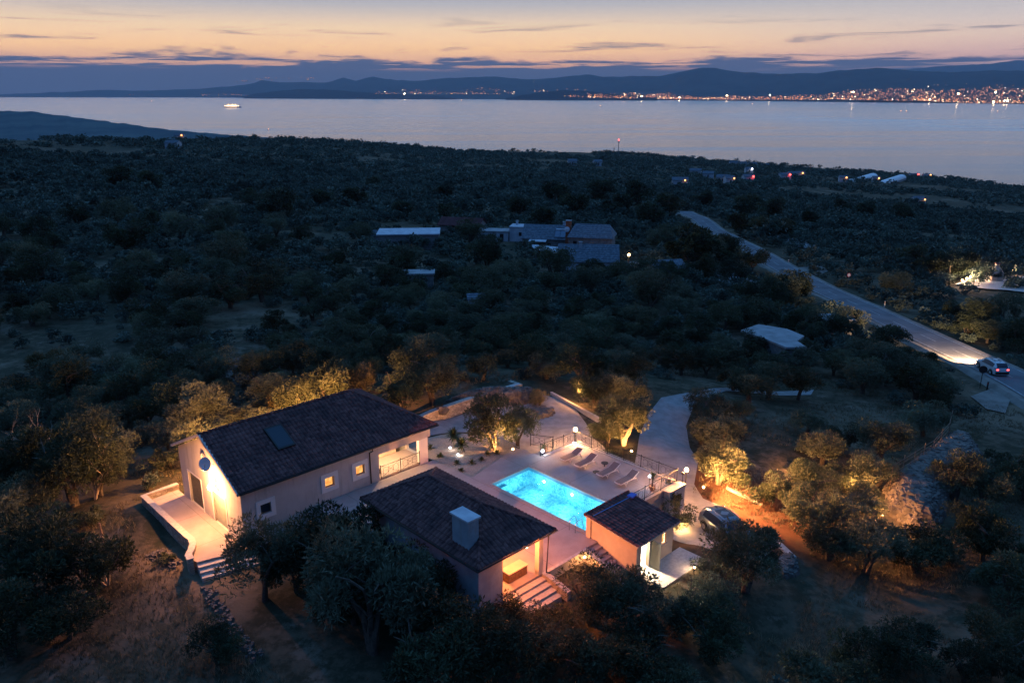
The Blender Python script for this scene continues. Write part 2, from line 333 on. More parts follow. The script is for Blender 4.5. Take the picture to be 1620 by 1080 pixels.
# ------------------------------------------------------------------ mesh builder
class MB:
    def __init__(s): s.v = []; s.f = []; s.m = []; s.cur = 0
    def add(s, vs, fs):
        o = len(s.v); s.v += [tuple(v) for v in vs]; s.f += [tuple(i+o for i in f) for f in fs]; s.m += [s.cur]*len(fs); return s
    def box(s, b0, b1, d0, d1, z0, z1):
        vs = [(x, y, z) for z in (z0, z1) for x, y in ((b0,d0),(b1,d0),(b1,d1),(b0,d1))]
        return s.add(vs, [(0,1,2,3),(4,5,6,7),(0,1,5,4),(1,2,6,5),(2,3,7,6),(3,0,4,7)])
    def prism(s, poly, z0, z1):
        n = len(poly); z0 = z0 if hasattr(z0, '__len__') else [z0]*n; z1 = z1 if hasattr(z1, '__len__') else [z1]*n
        vs = [(p[0], p[1], z) for p, z in zip(poly, z0)] + [(p[0], p[1], z) for p, z in zip(poly, z1)]
        return s.add(vs, [tuple(range(n)), tuple(range(n, 2*n))] + [(i, (i+1)%n, (i+1)%n+n, i+n) for i in range(n)])
    def hexa(s, p8): return s.add(p8, [(0,1,2,3),(4,5,6,7),(0,1,5,4),(1,2,6,5),(2,3,7,6),(3,0,4,7)])
    def tube(s, pts, r, n=6, caps=True):
        pts = [Vector(p) for p in pts]; rs = r if hasattr(r, '__len__') else [r]*len(pts)
        o = len(s.v); up = Vector((0,0,1)); rings = []
        for i, p in enumerate(pts):
            t = (pts[min(i+1, len(pts)-1)]-pts[max(i-1, 0)])
            if t.length < 1e-9: t = Vector((0,0,1))
            t.normalize(); a = t.cross(up)
            if a.length < .05: a = t.cross(Vector((1,0,0)))
            a.normalize(); c = a.cross(t).normalized()
            for k in range(n):
                q = 2*math.pi*k/n; s.v.append(tuple(p+(a*math.cos(q)+c*math.sin(q))*rs[i]))
        for i in range(len(pts)-1):
            for k in range(n):
                s.f.append((o+i*n+k, o+i*n+(k+1)%n, o+(i+1)*n+(k+1)%n, o+(i+1)*n+k)); s.m.append(s.cur)
        if caps:
            s.f.append(tuple(o+k for k in range(n))); s.f.append(tuple(o+(len(pts)-1)*n+k for k in range(n))); s.m += [s.cur]*2
        return s
    def ball(s, c, r, nu=10, nv=6, sq=1.0):
        vs = [(c[0], c[1], c[2]-r*sq)]
        for j in range(1, nv):
            p = -math.pi/2+math.pi*j/nv
            for i in range(nu):
                q = 2*math.pi*i/nu; vs.append((c[0]+r*math.cos(p)*math.cos(q), c[1]+r*math.cos(p)*math.sin(q), c[2]+r*sq*math.sin(p)))
        vs.append((c[0], c[1], c[2]+r*sq)); fs = []
        for i in range(nu): fs.append((0, 1+i, 1+(i+1)%nu)); fs.append((len(vs)-1, 1+(nv-2)*nu+i, 1+(nv-2)*nu+(i+1)%nu))
        for j in range(nv-2):
            for i in range(nu): fs.append((1+j*nu+i, 1+j*nu+(i+1)%nu, 1+(j+1)*nu+(i+1)%nu, 1+(j+1)*nu+i))
        return s.add(vs, fs)
    def lathe(s, c, prof, n=16):
        vs = []; fs = []
        for r, z in prof:
            for i in range(n): q = 2*math.pi*i/n; vs.append((c[0]+r*math.cos(q), c[1]+r*math.sin(q), c[2]+z))
        for j in range(len(prof)-1):
            for i in range(n): fs.append((j*n+i, j*n+(i+1)%n, (j+1)*n+(i+1)%n, (j+1)*n+i))
        fs.append(tuple(range(n))); fs.append(tuple((len(prof)-1)*n+i for i in range(n)))
        return s.add(vs, fs)
def setp(o, label=None, cat=None, group=None, kind=None):
    if label: o['label'] = label
    if cat: o['category'] = cat
    if group: o['group'] = group
    if kind: o['kind'] = kind
    return o
VR = R(44)
def to_world(b, d, z): x, y = w2(b, d); return Vector((x, y, z))
def thing(name, label, cat, at3, group=None, rot=0.0, villa=True):
    """Empty at the base of a thing. villa=True: at3 is (b, d, z) and children are written in villa b, d, z"""
    o = bpy.data.objects.new(name, None); COL.objects.link(o); o.empty_display_size = .3
    if villa: o.location = to_world(*at3); o.rotation_euler = (0, 0, VR+rot)
    else: o.location = at3; o.rotation_euler = (0, 0, rot)
    o['_o'] = tuple(float(a) for a in at3) if villa else (0., 0., 0.); o['_v'] = villa
    return setp(o, label, cat, group)
def build(name, mb, mats, parent=None, villa=None, smooth=False, recalc=True):
    """mesh object; with a villa parent the coordinates are villa b, d, z (d is mirrored into y)"""
    mats = mats if isinstance(mats, (list, tuple)) else [mats]
    v = mb.v
    root = parent
    while root is not None and root.parent is not None: root = root.parent
    if root is not None: isv = root.get('_v', False); o3 = root.get('_o', (0, 0, 0))
    else: isv = bool(villa); o3 = (0, 0, 0)
    if isv: v = [(p[0]-o3[0], -(p[1]-o3[1]), p[2]-o3[2]) for p in v]
    me = bpy.data.meshes.new(name); me.from_pydata(v, [], mb.f)
    for m in mats: me.materials.append(MATS[m])
    if len(mats) > 1: me.polygons.foreach_set('material_index', mb.m)
    if recalc and len(v) < 60000:
        bm = bmesh.new(); bm.from_mesh(me); bmesh.ops.recalc_face_normals(bm, faces=bm.faces); bm.to_mesh(me); bm.free()
    if smooth: me.polygons.foreach_set('use_smooth', [True]*len(me.polygons))
    me.update()
    o = bpy.data.objects.new(name, me); COL.objects.link(o)
    if parent is not None: o.parent = parent
    elif isv: o.location = to_world(0, 0, 0); o.rotation_euler = (0, 0, VR)
    return o
def npmesh(name, V, Q, mats, mi=None):
    me = bpy.data.meshes.new(name); nv = len(V); nf = len(Q); k = Q.shape[1]
    me.vertices.add(nv); me.vertices.foreach_set('co', np.asarray(V, np.float32).ravel())
    me.loops.add(nf*k); me.loops.foreach_set('vertex_index', np.asarray(Q, np.int32).ravel())
    me.polygons.add(nf); me.polygons.foreach_set('loop_start', np.arange(0, nf*k, k, dtype=np.int32))
    for m in mats: me.materials.append(MATS[m])
    if mi is not None: me.polygons.foreach_set('material_index', np.asarray(mi, np.int32))
    me.update(calc_edges=True); return me
def link(name, me, parent=None):
    o = bpy.data.objects.new(name, me); COL.objects.link(o)
    if parent: o.parent = parent
    return o
GAIN = 3.0
def lamp(name, loc, power, col, r=.08, parent=None, spot=None, target=None):
    ld = bpy.data.lights.new(name, 'SPOT' if spot else 'POINT'); ld.energy = power*GAIN; ld.color = col; ld.shadow_soft_size = r
    if spot: ld.spot_size = R(spot); ld.spot_blend = .6
    o = bpy.data.objects.new(name, ld); COL.objects.link(o); o.location = loc
    if target is not None: o.rotation_euler = (Vector(target)-Vector(loc)).to_track_quat('-Z', 'Y').to_euler()
    if parent:
        bpy.context.view_layer.update(); o.parent = parent; o.matrix_parent_inverse = parent.matrix_world.inverted()
    return o
# ================================================================== SETTING
def structure(o): o['kind'] = 'structure'; return o
# terrain as a polar grid seen from under the camera
azs = np.radians(np.concatenate([np.linspace(-75,-44,32), np.linspace(-43.7,43.7,420), np.linspace(44,75,32)]))
rs = [8.0]
while rs[-1] < 3400: rs.append(rs[-1]*1.0105+.02)
rs = np.array(rs)
A_, R_ = np.meshgrid(azs, rs, indexing='ij')
tx, ty = np.sin(A_)*R_, np.cos(A_)*R_
tz = np.maximum(hgt_dig(tx, ty), SEA-25)
nA, nR = tx.shape
V = np.stack([tx.ravel(), ty.ravel(), tz.ravel()], 1)
ii = (np.arange(nA-1)[:, None]*nR+np.arange(nR-1)[None]).ravel()
Q = np.stack([ii, ii+1, ii+nR+1, ii+nR], 1)
me = npmesh('ground', V, Q, ['ground']); me.polygons.foreach_set('use_smooth', [True]*len(me.polygons))
structure(link('ground', me))
# back of the ground behind the drone, so the place goes on in every direction
mb = MB(); N = 24
vs = [(0, 0, -2.6)]
vs = [(math.sin(R(75+210*i/N))*r, math.cos(R(75+210*i/N))*r, -2.6 if r < 100 else -2.6) for r in (8, 400) for i in range(N+1)]
mb.add(vs, [(i, i+1, N+2+i, N+1+i) for i in range(N)]); mb.add([(math.sin(R(15*i))*8.3, math.cos(R(15*i))*8.3, -2.3) for i in range(24)], [tuple(range(24))])
structure(build('ground', mb, 'ground'))
# sea
m = bpy.data.materials.new('sea'); m.use_nodes = True; t = NT(m.node_tree); MATS['sea'] = m
g = t.n('ShaderNodeNewGeometry'); mp = t.n('ShaderNodeMapping', inp={'Vector': g.outputs['Position'], 'Scale': (.0004, .0011, 1)})
nz = t.n('ShaderNodeTexNoise', inp={'Vector': mp.outputs[0], 'Scale': 1.0, 'Detail': 6, 'Roughness': .6, 'Distortion': .8}).outputs[0]
sx = t.n('ShaderNodeSeparateXYZ', inp={0: g.outputs['Position']})
slk = t.math('MULTIPLY', t.maprange(sx.outputs[0], 600, 1500), t.maprange(sx.outputs[1], 5200, 3900)); slk = t.math('MULTIPLY', slk, t.maprange(sx.outputs[1], 2200, 2700))
slick = t.math('MULTIPLY', slk, t.maprange(nz, .47, .53))
slick = t.math('MAXIMUM', slick, t.math('MULTIPLY', t.maprange(nz, .60, .72), .35))
mp2 = t.n('ShaderNodeMapping', inp={'Vector': g.outputs['Position'], 'Scale': (.0007, .006, 1)})
rb = t.n('ShaderNodeTexNoise', inp={'Vector': mp2.outputs[0], 'Scale': 1.0, 'Detail': 6, 'Roughness': .7}).outputs[0]
rg = t.math('SUBTRACT', t.math('MULTIPLY_ADD', t.maprange(rb, .35, .65), .08, .16), t.math('MULTIPLY', slick, -.05))
w1 = t.n('ShaderNodeTexNoise', inp={'Vector': g.outputs['Position'], 'Scale': .25, 'Detail': 3}).outputs[0]
bp = t.n('ShaderNodeBump', inp={'Height': w1, 'Strength': .25, 'Distance': .5})
gl = t.n('ShaderNodeBsdfGlossy', inp={'Color': (.96,.93,.90,1), 'Roughness': rg, 'Normal': bp.outputs[0]})
df = t.n('ShaderNodeBsdfDiffuse', inp={'Color': (.02,.05,.08,1)})
lw = t.n('ShaderNodeFresnel', inp={'IOR': 1.33})
fr = t.math('MAXIMUM', lw.outputs[0], .0)
mx = t.n('ShaderNodeMixShader', inp={0: t.math('MULTIPLY', fr, 1.0, clamp=True), 1: df.outputs[0], 2: gl.outputs[0]})
t.n('ShaderNodeOutputMaterial', inp={0: mx.outputs[0]})
mb = MB(); S = 60000
mb.add([(-31900, 300, SEA), (31900, 300, SEA), (31900, 32900, SEA), (-31900, 32900, SEA)], [(0,1,2,3)])
structure(build('sea', mb, 'sea'))
# far land: profiles given as (photo column, row of the skyline), built at their own distance with a real slope behind them
def elz(py, yy): v = py-540; return HC-yy*(F*sth+v*cth)/(F*cth-v*sth)
def colx(px, yy, py=150): return yy*(px-810)/(F*cth-(py-540)*sth)
def ridge(name, sky, shore, dist, depth, material, rough=.25, seed=3, back=6000, n=260):
    sx_, sy_ = zip(*sky); hx, hy = zip(*dist)
    pxs = np.linspace(sx_[0], sx_[-1], n)
    rows = 16; V = []
    top = np.interp(pxs, sx_, sy_) + (vn(pxs/9, pxs*0, seed)-.5)*rough*5 + (vn(pxs/3, pxs*0, seed+1)-.5)*rough*1.6
    dcr = np.interp(pxs, hx, hy); dsh = np.interp(pxs, *zip(*shore))
    for i, px in enumerate(pxs):
        zc = elz(top[i], dcr[i])
        for j in range(rows):
            u = j/(rows-1)
            yy = dsh[i]+(dcr[i]-dsh[i])*u
            prof = u**1.5
            gul = (float(vn(px/7+u*3, u*6, seed+5))-.5)*.28*math.sin(math.pi*u)
            z = SEA-3+(zc-SEA+3)*max(0, min(1, prof+gul*(u)))
            V.append((colx(px, yy), yy, z))
        V.append((colx(px, dcr[i]+back), dcr[i]+back, SEA-10))
    V = np.array(V); c = rows+1
    ii = (np.arange(n-1)[:, None]*c+np.arange(c-1)[None]).ravel()
    me = npmesh(name, V, np.stack([ii, ii+1, ii+c+1, ii+c], 1), [material]); me.polygons.foreach_set('use_smooth', [True]*len(me.polygons))
    return structure(link(name, me))
mat('near_hill', (.085,.11,.12), 1.0, (.13,.155,.15), .004, spec=0.0)  # base colour lightened towards blue in place of haze over the left spit
mat('dark_island', (.018,.024,.03), 1.0, (.03,.035,.04), .002, spec=0.0)
mat('hill', (.06,.075,.08), 1.0, (.085,.095,.095), .002, spec=0.0)
MAIN_D = [(-400,27000),(300,25500),(620,23500),(1000,19500),(1300,16000),(1620,14500),(2000,14000)]
MAIN_S = [(-400,30000-3000),(0,25500),(300,24000),(620,17500),(1000,14300),(1150,12800),(1300,11200),(1620,8800),(2000,8000)]
ridge('mountains', [(-400,151),(0,150),(120,145),(160,142),(230,144),(330,140),(400,133),(415,127),(440,130),(520,131),(545,123),(565,128),(590,121),(625,127),(660,128),(720,123),(780,121),(830,126),(870,124),(930,118),(960,122),(1000,121),(1050,120),(1100,108),(1130,108),(1160,113),(1210,117),(1290,116),(1340,110),(1385,108),(1440,112),(1500,115),(1560,112),(1620,112),(2000,110)], MAIN_S, MAIN_D, 0, 'hill', .3)
ridge('mountains', [(1380,114),(1440,109),(1480,105),(1520,103),(1560,101),(1600,95),(1650,97),(2000,105)], [(1380,20000),(2000,20000)], [(1380,30000),(2000,30000)], 0, 'hill', .2, 9)
ridge('island', [(385,153),(400,149),(430,145),(480,141),(520,142),(560,145),(620,149),(690,152),(722,156)], [(385,18600),(722,15600)], [(385,20500),(722,17000)], 0, 'dark_island', .2, 14, back=800, n=90)
ridge('headland', [(800,155),(830,150),(860,146),(890,143),(930,144),(960,148),(990,151),(1040,155)], [(800,14300),(1040,13000)], [(800,15600),(1040,14200)], 0, 'dark_island', .2, 24, back=500, n=70)
ridge('headland', [(1355,161),(1372,157),(1400,155),(1430,155),(1460,158),(1500,161)], [(1355,10600),(1500,9700)], [(1355,11300),(1500,10400)], 0, 'dark_island', .1, 34, back=300, n=50)
# blue spit of our own island on the left
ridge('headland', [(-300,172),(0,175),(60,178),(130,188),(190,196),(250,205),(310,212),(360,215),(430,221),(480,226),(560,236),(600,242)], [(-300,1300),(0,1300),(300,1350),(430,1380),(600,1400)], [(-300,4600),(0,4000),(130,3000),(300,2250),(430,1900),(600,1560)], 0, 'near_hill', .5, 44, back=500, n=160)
# city along the far shore: boxes of buildings with lit windows and street lamps, one mass of lights
def city():
    V = []; Q = []; M = []
    def cube(x, y, z, a, h, mi):
        o = len(V); V.extend([(x+sx*a, y+sy*a, z+sz*h) for sz in (0, 1) for sx, sy in ((-1,-1),(1,-1),(1,1),(-1,1))])
        for f in ((0,1,5,4),(1,2,6,5),(2,3,7,6),(3,0,4,7),(4,5,6,7)): Q.append([o+k for k in f]); M.append(mi)
    segs = []
    def seg(x0, x1, n, y0f, y1f, pw=1.0): segs.append((x0, x1, n, y0f, y1f, pw))
    # (columns, number, row of the shoreline, topmost row of the lights)
    A = lambda *p: (lambda x: np.interp(x, *zip(*p)))
    seg(590, 720, 80, A((590,149),(720,150)), A((590,147),(640,142),(720,147)), 2)
    seg(720, 815, 75, A((720,150),(815,150)), A((720,147),(760,139),(815,146)), 2)
    seg(835, 935, 40, A((835,146),(935,148)), A((835,143),(935,138)), 2)
    seg(890, 1010, 60, A((890,154),(1010,157)), A((890,151),(1010,152)), 2)
    seg(1010, 1310, 1100, A((975,156),(1100,158),(1310,159)), A((975,151),(1050,147),(1120,148.5),(1200,148),(1310,147)), 1.6)
    seg(930, 1090, 260, A((975,156),(1100,158),(1310,159)), A((975,149),(1050,146),(1120,148),(1200,147),(1310,147)), 1.6)
    seg(1310, 1480, 700, A((1310,158),(1480,161)), A((1310,146),(1390,140),(1480,143)), 1.7)
    seg(1450, 1622, 900, A((1450,160),(1540,164),(1622,164)), A((1450,148),(1520,142),(1560,139),(1622,142)), 2.0)
    seg(1380, 1622, 40, A((1380,150),(1622,150)), A((1380,144),(1500,134),(1622,133)), .8)
    seg(318, 395, 45, A((318,152),(395,152)), A((318,149),(350,145),(395,149)), 1.6)
    seg(205, 245, 12, A((205,151.5),(245,151.5)), A((205,149),(245,148)), 1.2)
    seg(372, 500, 26, A((372,132),(420,128),(500,127)), A((372,130),(420,124),(500,123)), 1)
    seg(425, 470, 10, A((425,140),(470,140)), A((425,136),(470,136)), 1)
    for x0, x1, n, yb, yt, pw in segs:
        for _ in range(n):
            px = random.uniform(x0, x1); a, b = float(yb(px)), float(yt(px))
            u = random.random()**pw; py = a+(b-a)*u-1.0
            yy = float(np.interp(px, *zip(*MAIN_S)))+250+u*2200
            if 372 < px < 500 and py < 141: yy = 24500
            if 890 < px < 1010 and a > 151: yy = 13000
            x, z = colx(px, yy, py), elz(py, yy)
            k = yy/14000
            q = random.random()
            if q < .66: mi, s = 1, random.uniform(1.2, 2.6)
            elif q < .955: mi, s = 2, random.uniform(1.3, 2.8)
            else: mi, s = 3, random.uniform(2.2, 4.4)
            cube(x, yy, z, s*k, s*k*1.1, mi)
            if random.random() < .35: cube(x+random.uniform(-30, 30), yy+14*k, z-8*k, random.uniform(6, 14)*k, random.uniform(8, 20)*k, 0)
    for px, py in ((1015,153),(1075,155),(1350,146),(1471,158),(1575,147),(1589,160),(1594,160),(1572,162),(1516,149),(1150,152),(1218,151),(640,149)):
        yy = float(np.interp(px, *zip(*MAIN_S)))+120
        cube(colx(px, yy, py), yy, elz(py, yy), 7*yy/14000, 10*yy/14000, 4)
    me = npmesh('distant_city', np.array(V), np.array(Q), ['house_stone', 'city_orange', 'city_warm', 'city_white', 'harbour_glow'], M)
    o = link('distant_city', me); setp(o, 'dense glittering orange lights of the town along the far shore', 'town lights', kind='stuff')
city()
# ================================================================== ROAD
def ribbon(name, pts, wid, mat_, dz, off=0.0, step=2.0, kind=None, hf=None):
    """strip draped on the terrain along world xy points"""
    P = [Vector((p[0], p[1], 0)) for p in pts]; out = []
    # catmull resample
    for i in range(len(P)-1):
        a, b, c, d = P[max(i-1,0)], P[i], P[i+1], P[min(i+2,len(P)-1)]
        n = max(2, int((c-b).length/step))
        for k in range(n):
            u = k/n; out.append(.5*((2*b)+(-a+c)*u+(2*a-5*b+4*c-d)*u*u+(-a+3*b-3*c+d)*u**3))
    out.append(P[-1]); vs = []; fs = []; nc = 5
    wd = wid if hasattr(wid, '__len__') else (wid, wid)
    for i, p in enumerate(out):
        tt = (out[min(i+1,len(out)-1)]-out[max(i-1,0)]).normalized(); nn = Vector((tt.y, -tt.x, 0))
        wi = wd[0]+(wd[1]-wd[0])*i/len(out)
        zc = (hf or RZ)(p.x, p.y)
        for k in range(nc):
            q = p+nn*(off+wi*(k/(nc-1)-.5)); vs.append((q.x, q.y, zc+dz if hf is None else hf(q.x, q.y)+dz))
    for i in range(len(out)-1):
        for k in range(nc-1): fs.append((i*nc+k, i*nc+k+1, (i+1)*nc+k+1, (i+1)*nc+k))
    return vs, fs, out
ROADPX = [(1112,352),(1150,377),(1200,404),(1262,440),(1330,474),(1400,508),(1455,535),(1520,566),(1600,604),(1700,660),(1850,745)]
RP = [gp(*p) for p in ROADPX]
_rx = np.array([p.x for p in RP]); _ry = np.array([p.y for p in RP])
def RZ(x, y):
    # level of the road bed: terrain smoothed along the road axis
    s = 0
    for k in (-12,-6,0,6,12): s += float(hgt(x-k*.45, y+k, False))
    return s/5+.55
ribs = []
ra = RP[0]+(RP[0]-RP[1]).normalized()*45; ra.z = 0
RPX = [ra]+RP
vs, fs, rline = ribbon('road', RPX, 5.4, 'asphalt', .0)
structure(build('road', MB().add(vs, fs), 'asphalt', villa=False))
vs, fs, _ = ribbon('road_shoulder', RPX, 7.0, 'road_gravel', -.06)
o_ = []; nc = 5
vs2 = []
for i in range(0, len(vs), nc):       # drop the outer edges into the ground so that the bed is a bank
    row = vs[i:i+nc]; a, b = Vector(row[0]), Vector(row[-1]); dd = (b-a).normalized()
    vs2 += [tuple(a-dd*2.2-Vector((0,0,1.6)))]+row+[tuple(b+dd*2.2-Vector((0,0,1.6)))]
fs2 = [(i*7+k, i*7+k+1, (i+1)*7+k+1, (i+1)*7+k) for i in range(len(vs)//nc-1) for k in range(6)]
structure(build('road_shoulder', MB().add(vs2, fs2), 'road_gravel', villa=False))
mb = MB()
for off, dash in ((-2.45, 0), (2.45, 0), (0.0, 1)):
    for i in range(1, len(rline)-1):
        if dash and i % 4 != 1: continue
        p, q = rline[i], rline[min(i+1 if not dash else i+2, len(rline)-1)]
        tt = (q-p)
        if tt.length < .01: continue
        tt.normalize(); nn = Vector((tt.y, -tt.x, 0)); a = p+nn*off; b = q+nn*off; e = nn*.08
        if not dash and False: continue
        za, zb = RZ(p.x, p.y)+.006, RZ(q.x, q.y)+.006
        mb.add([(a.x-e.x, a.y-e.y, za), (a.x+e.x, a.y+e.y, za), (b.x+e.x, b.y+e.y, zb), (b.x-e.x, b.y-e.y, zb)], [(0,1,2,3)])
structure(build('road_marking', mb, 'road_paint', villa=False))
# ================================================================== DRIVEWAY AND PATHS (villa frame polygons draped on the ground)
def drape(name, poly, material, dz=.06, step=.5, villa=True, zf=None):
    """polygon filled with a grid, each vertex lifted onto the terrain"""
    bm = bmesh.new(); vs = [bm.verts.new((p[0], p[1], 0)) for p in poly]; bm.faces.new(vs)
    xs = [p[0] for p in poly]; ys = [p[1] for p in poly]
    for ax, lo, hi in ((0, min(xs), max(xs)), (1, min(ys), max(ys))):
        c = lo+step
        while c < hi:
            pn = [0,0,0]; pn[ax] = c; no = [0,0,0]; no[ax] = 1
            bmesh.ops.bisect_plane(bm, geom=bm.verts[:]+bm.edges[:]+bm.faces[:], plane_co=pn, plane_no=no); c += step
    XY = np.array([v.co[:2] for v in bm.verts])
    Wx = PO[0]+XY[:,0]*eB[0]+XY[:,1]*eD[0]; Wy = PO[1]+XY[:,0]*eB[1]+XY[:,1]*eD[1]
    H = hgt(Wx, Wy)+dz if zf is None else zf(XY[:,0], XY[:,1])
    for v, x, y, h in zip(bm.verts, Wx, Wy, H): v.co = (x, y, h)
    bmesh.ops.recalc_face_normals(bm, faces=bm.faces)
    me = bpy.data.meshes.new(name); bm.to_mesh(me); bm.free(); me.materials.append(MATS[material])
    me.polygons.foreach_set('use_smooth', [True]*len(me.polygons))
    # coordinates are world, but keep villa axes for the texture
    return link(name, me)
def smooth_poly(pts, n=6):
    out = []; P = [Vector((*p, 0)) for p in pts]; L = len(P)
    for i in range(L):
        a, b, c, d = P[i-1], P[i], P[(i+1)%L], P[(i+2)%L]
        for k in range(n):
            u = k/n; q = .5*((2*b)+(-a+c)*u+(2*a-5*b+4*c-d)*u*u+(-a+3*b-3*c+d)*u**3); out.append((q.x, q.y))
    return out
structure(drape('driveway', smooth_poly([(6.2,-1.9),(6.5,-6.2),(5.2,-9.2),(2.6,-10.5),(.2,-10.6),(.3,-12.3),(5.0,-12.8),(8.3,-12.6),(12.2,-12.4),(16.6,-11.2),(17.6,-8.5),(15.4,-4.6),(14.0,-2.6),(13.2,-1.6),(12.6,.2),(11.6,1.0),(10.6,.4),(10.2,-1.0),(8.5,-1.5)], 5), 'drive_concrete', .07))
def bb(px, py, z): g = at(px, py, 1.0); u = px-810; v = py-540; fw = F*cth-v*sth; dn = F*sth+v*cth; tt = (HC-z)/dn; return loc2(u*tt, fw*tt)
DR = [bb(1098,622,-2.0),bb(1142,604,-2.2),bb(1200,597,-2.4),bb(1290,597,-2.6),bb(1285,606,-2.6),bb(1200,607,-2.4),bb(1150,612,-2.2),bb(1100,642,-1.9),bb(1086,668,-1.7),bb(1092,700,-1.7),bb(1104,735,-1.9),bb(1098,768,-2.0),bb(1112,790,-2.0),bb(1150,806,-2.0)]
DL = [(9.8,17.2),(6.6,17.4),(6.0,14.3),(5.9,11.2),(7.0,10.0),(10.6,9.6),(10.7,5.0),(12.6,3.4),bb(1012,690,-1.3),bb(1024,660,-1.5),bb(1046,636,-1.8)]
structure(drape('driveway', [(a, b) for a, b in DR]+DL, 'drive_concrete', .05))
structure(drape('garden_gravel', smooth_poly([(-.4,-1.8),(5.2,-3.2),(6.0,-3.4),(6.6,-6.0),(5.0,-9.0),(2.5,-10.2),(-.4,-9.8),(-.5,-6.0)], 3), 'gravel', .05))
# ================================================================== VILLA
def roof_plane(P0, U, Vv, lu, lv, cuts, tw=.29, tl=.38, amp=.07, thick=.05):
    """tiled slope: P0 origin (b,d,z) at the eave, U unit vector along the eave, Vv unit vector up the slope; cuts = planes (co, no) keeping the side no points away from"""
    U = Vector(U).normalized(); Vv = Vector(Vv).normalized(); Nn = U.cross(Vv).normalized()
    if Nn.z < 0: Nn = -Nn
    bm = bmesh.new(); per = 4; nu = int(lu/tw*per)+1; rows = int(lv/tl)+1
    prof = [0, .8, 1.0, .8]
    grid = []
    for r in range(rows):
        for e, lift in ((0, .03), (1, 0.0)):
            v = min(r*tl+e*(tl-.003), lv+.01); line = []
            for i in range(nu+1):
                jit = (((i//per)*37+r*91) % 17)/17*.008
                h = prof[i % per]*amp+lift+jit; p = Vector(P0)+U*(i*lu/nu)+Vv*v+Nn*h; line.append(bm.verts.new(p))
            grid.append(line)
    for a in range(len(grid)-1):
        for i in range(nu): bm.faces.new((grid[a][i], grid[a][i+1], grid[a+1][i+1], grid[a+1][i]))
    for co, no in cuts:
        bmesh.ops.bisect_plane(bm, geom=bm.verts[:]+bm.edges[:]+bm.faces[:], plane_co=co, plane_no=no, clear_outer=True)
    mb = MB(); bm.verts.index_update(); mb.add([tuple(v.co) for v in bm.verts], [tuple(v.index for v in f.verts) for f in bm.faces]); bm.free(); return mb
def ridge_caps(mb, a, b, r=.11, step=.38):
    a, b = Vector(a), Vector(b); L = (b-a).length; n = max(1, int(L/step)); d = (b-a)/n
    for i in range(n):
        p, q = a+d*i, a+d*(i+1)+d*.08; mb.tube([p, q], [r, r*.86], 8)
# deck, pool --------------------------------------------------------
PL, PW, PD = 9.0, 3.9, 1.45       # length along d, width along b, depth
mb = MB(); cp = .34
def slab(mb, b0, b1, d0, d1, z0, z1): mb.box(b0, b1, d0, d1, z0, z1)
Zb = -2.6
slab(mb, -11.0, -cp, -.0, 9.3+cp, Zb, 0); slab(mb, -11.0, -1.75, 9.3+cp, 10.4, Zb, 0)
slab(mb, PW+cp, 10.1, -.6, 9.3, Zb, 0); slab(mb, -cp, PW+cp, PL+cp, 9.6, Zb, 0)
mb.prism([(-10.9,-6.0),(-.6,-6.0),(-.3,-1.7),(5.6,-3.2),(5.9,-1.2),(5.9,-.6),(PW+cp,-.6),(PW+cp,-cp),(-cp,-cp),(-cp,0),(-10.9,0)], Zb, 0.0)
structure(build('pool_deck', mb, 'deck_concrete', villa=True))
mb = MB()
for b0, b1, d0, d1 in ((-cp, 0, -cp, PL+cp), (PW, PW+cp, -cp, PL+cp), (0, PW, -cp, 0), (0, PW, PL, PL+cp)): mb.box(b0, b1, d0, d1, -.12, .025)
pool = thing('swimming_pool', 'lit turquoise rectangular swimming pool set in the pale terrace', 'swimming pool', (2, 4.5, -1.5))
build('coping', mb, 'coping', pool)
m = bpy.data.materials.new('pool_tile'); m.use_nodes = True; t = NT(m.node_tree); MATS['pool_tile'] = m
tcn = t.n('ShaderNodeTexCoord'); v = tcn.outputs['Object']
na = t.n('ShaderNodeTexNoise', inp={'Vector': v, 'Scale': 1.1, 'Detail': 5, 'Roughness': .6}).outputs[0]
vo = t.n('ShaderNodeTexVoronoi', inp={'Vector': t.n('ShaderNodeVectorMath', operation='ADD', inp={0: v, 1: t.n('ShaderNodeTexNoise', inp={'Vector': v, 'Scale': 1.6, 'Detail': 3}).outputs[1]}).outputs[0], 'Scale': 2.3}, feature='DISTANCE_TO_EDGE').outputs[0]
mo = t.n('ShaderNodeTexVoronoi', inp={'Vector': v, 'Scale': 9.0}, distance='CHEBYCHEV'); mr = t.n('ShaderNodeSeparateColor', inp={0: mo.outputs['Color']}).outputs[0]
c = t.mix(t.maprange(na, .40, .60), (.03,.36,.50), (.16,.62,.72))
c = t.mix(t.math('MULTIPLY', t.maprange(mr, .2, .9), .6), c, (.40,.80,.86))
c = t.mix(t.maprange(vo, .0, .10, .55, 0.0), c, (.62,.92,.95))  # bright warped web painted into the tile colour as caustics
pr = t.n('ShaderNodeBsdfPrincipled', inp={'Base Color': c, 'Roughness': .4}); t.n('ShaderNodeOutputMaterial', inp={0: pr.outputs[0]})
mb = MB(); e = .002
for q in ([(0,0,-PD),(PW,0,-PD),(PW,PL,-PD),(0,PL,-PD)],[(0,0,-PD),(PW,0,-PD),(PW,0,-.02),(0,0,-.02)],[(0,PL,-PD),(PW,PL,-PD),(PW,PL,-.02),(0,PL,-.02)],[(0,0,-PD),(0,PL,-PD),(0,PL,-.02),(0,0,-.02)],[(PW,0,-PD),(PW,PL,-PD),(PW,PL,-.02),(PW,0,-.02)]): mb.add(q, [(0,1,2,3)])
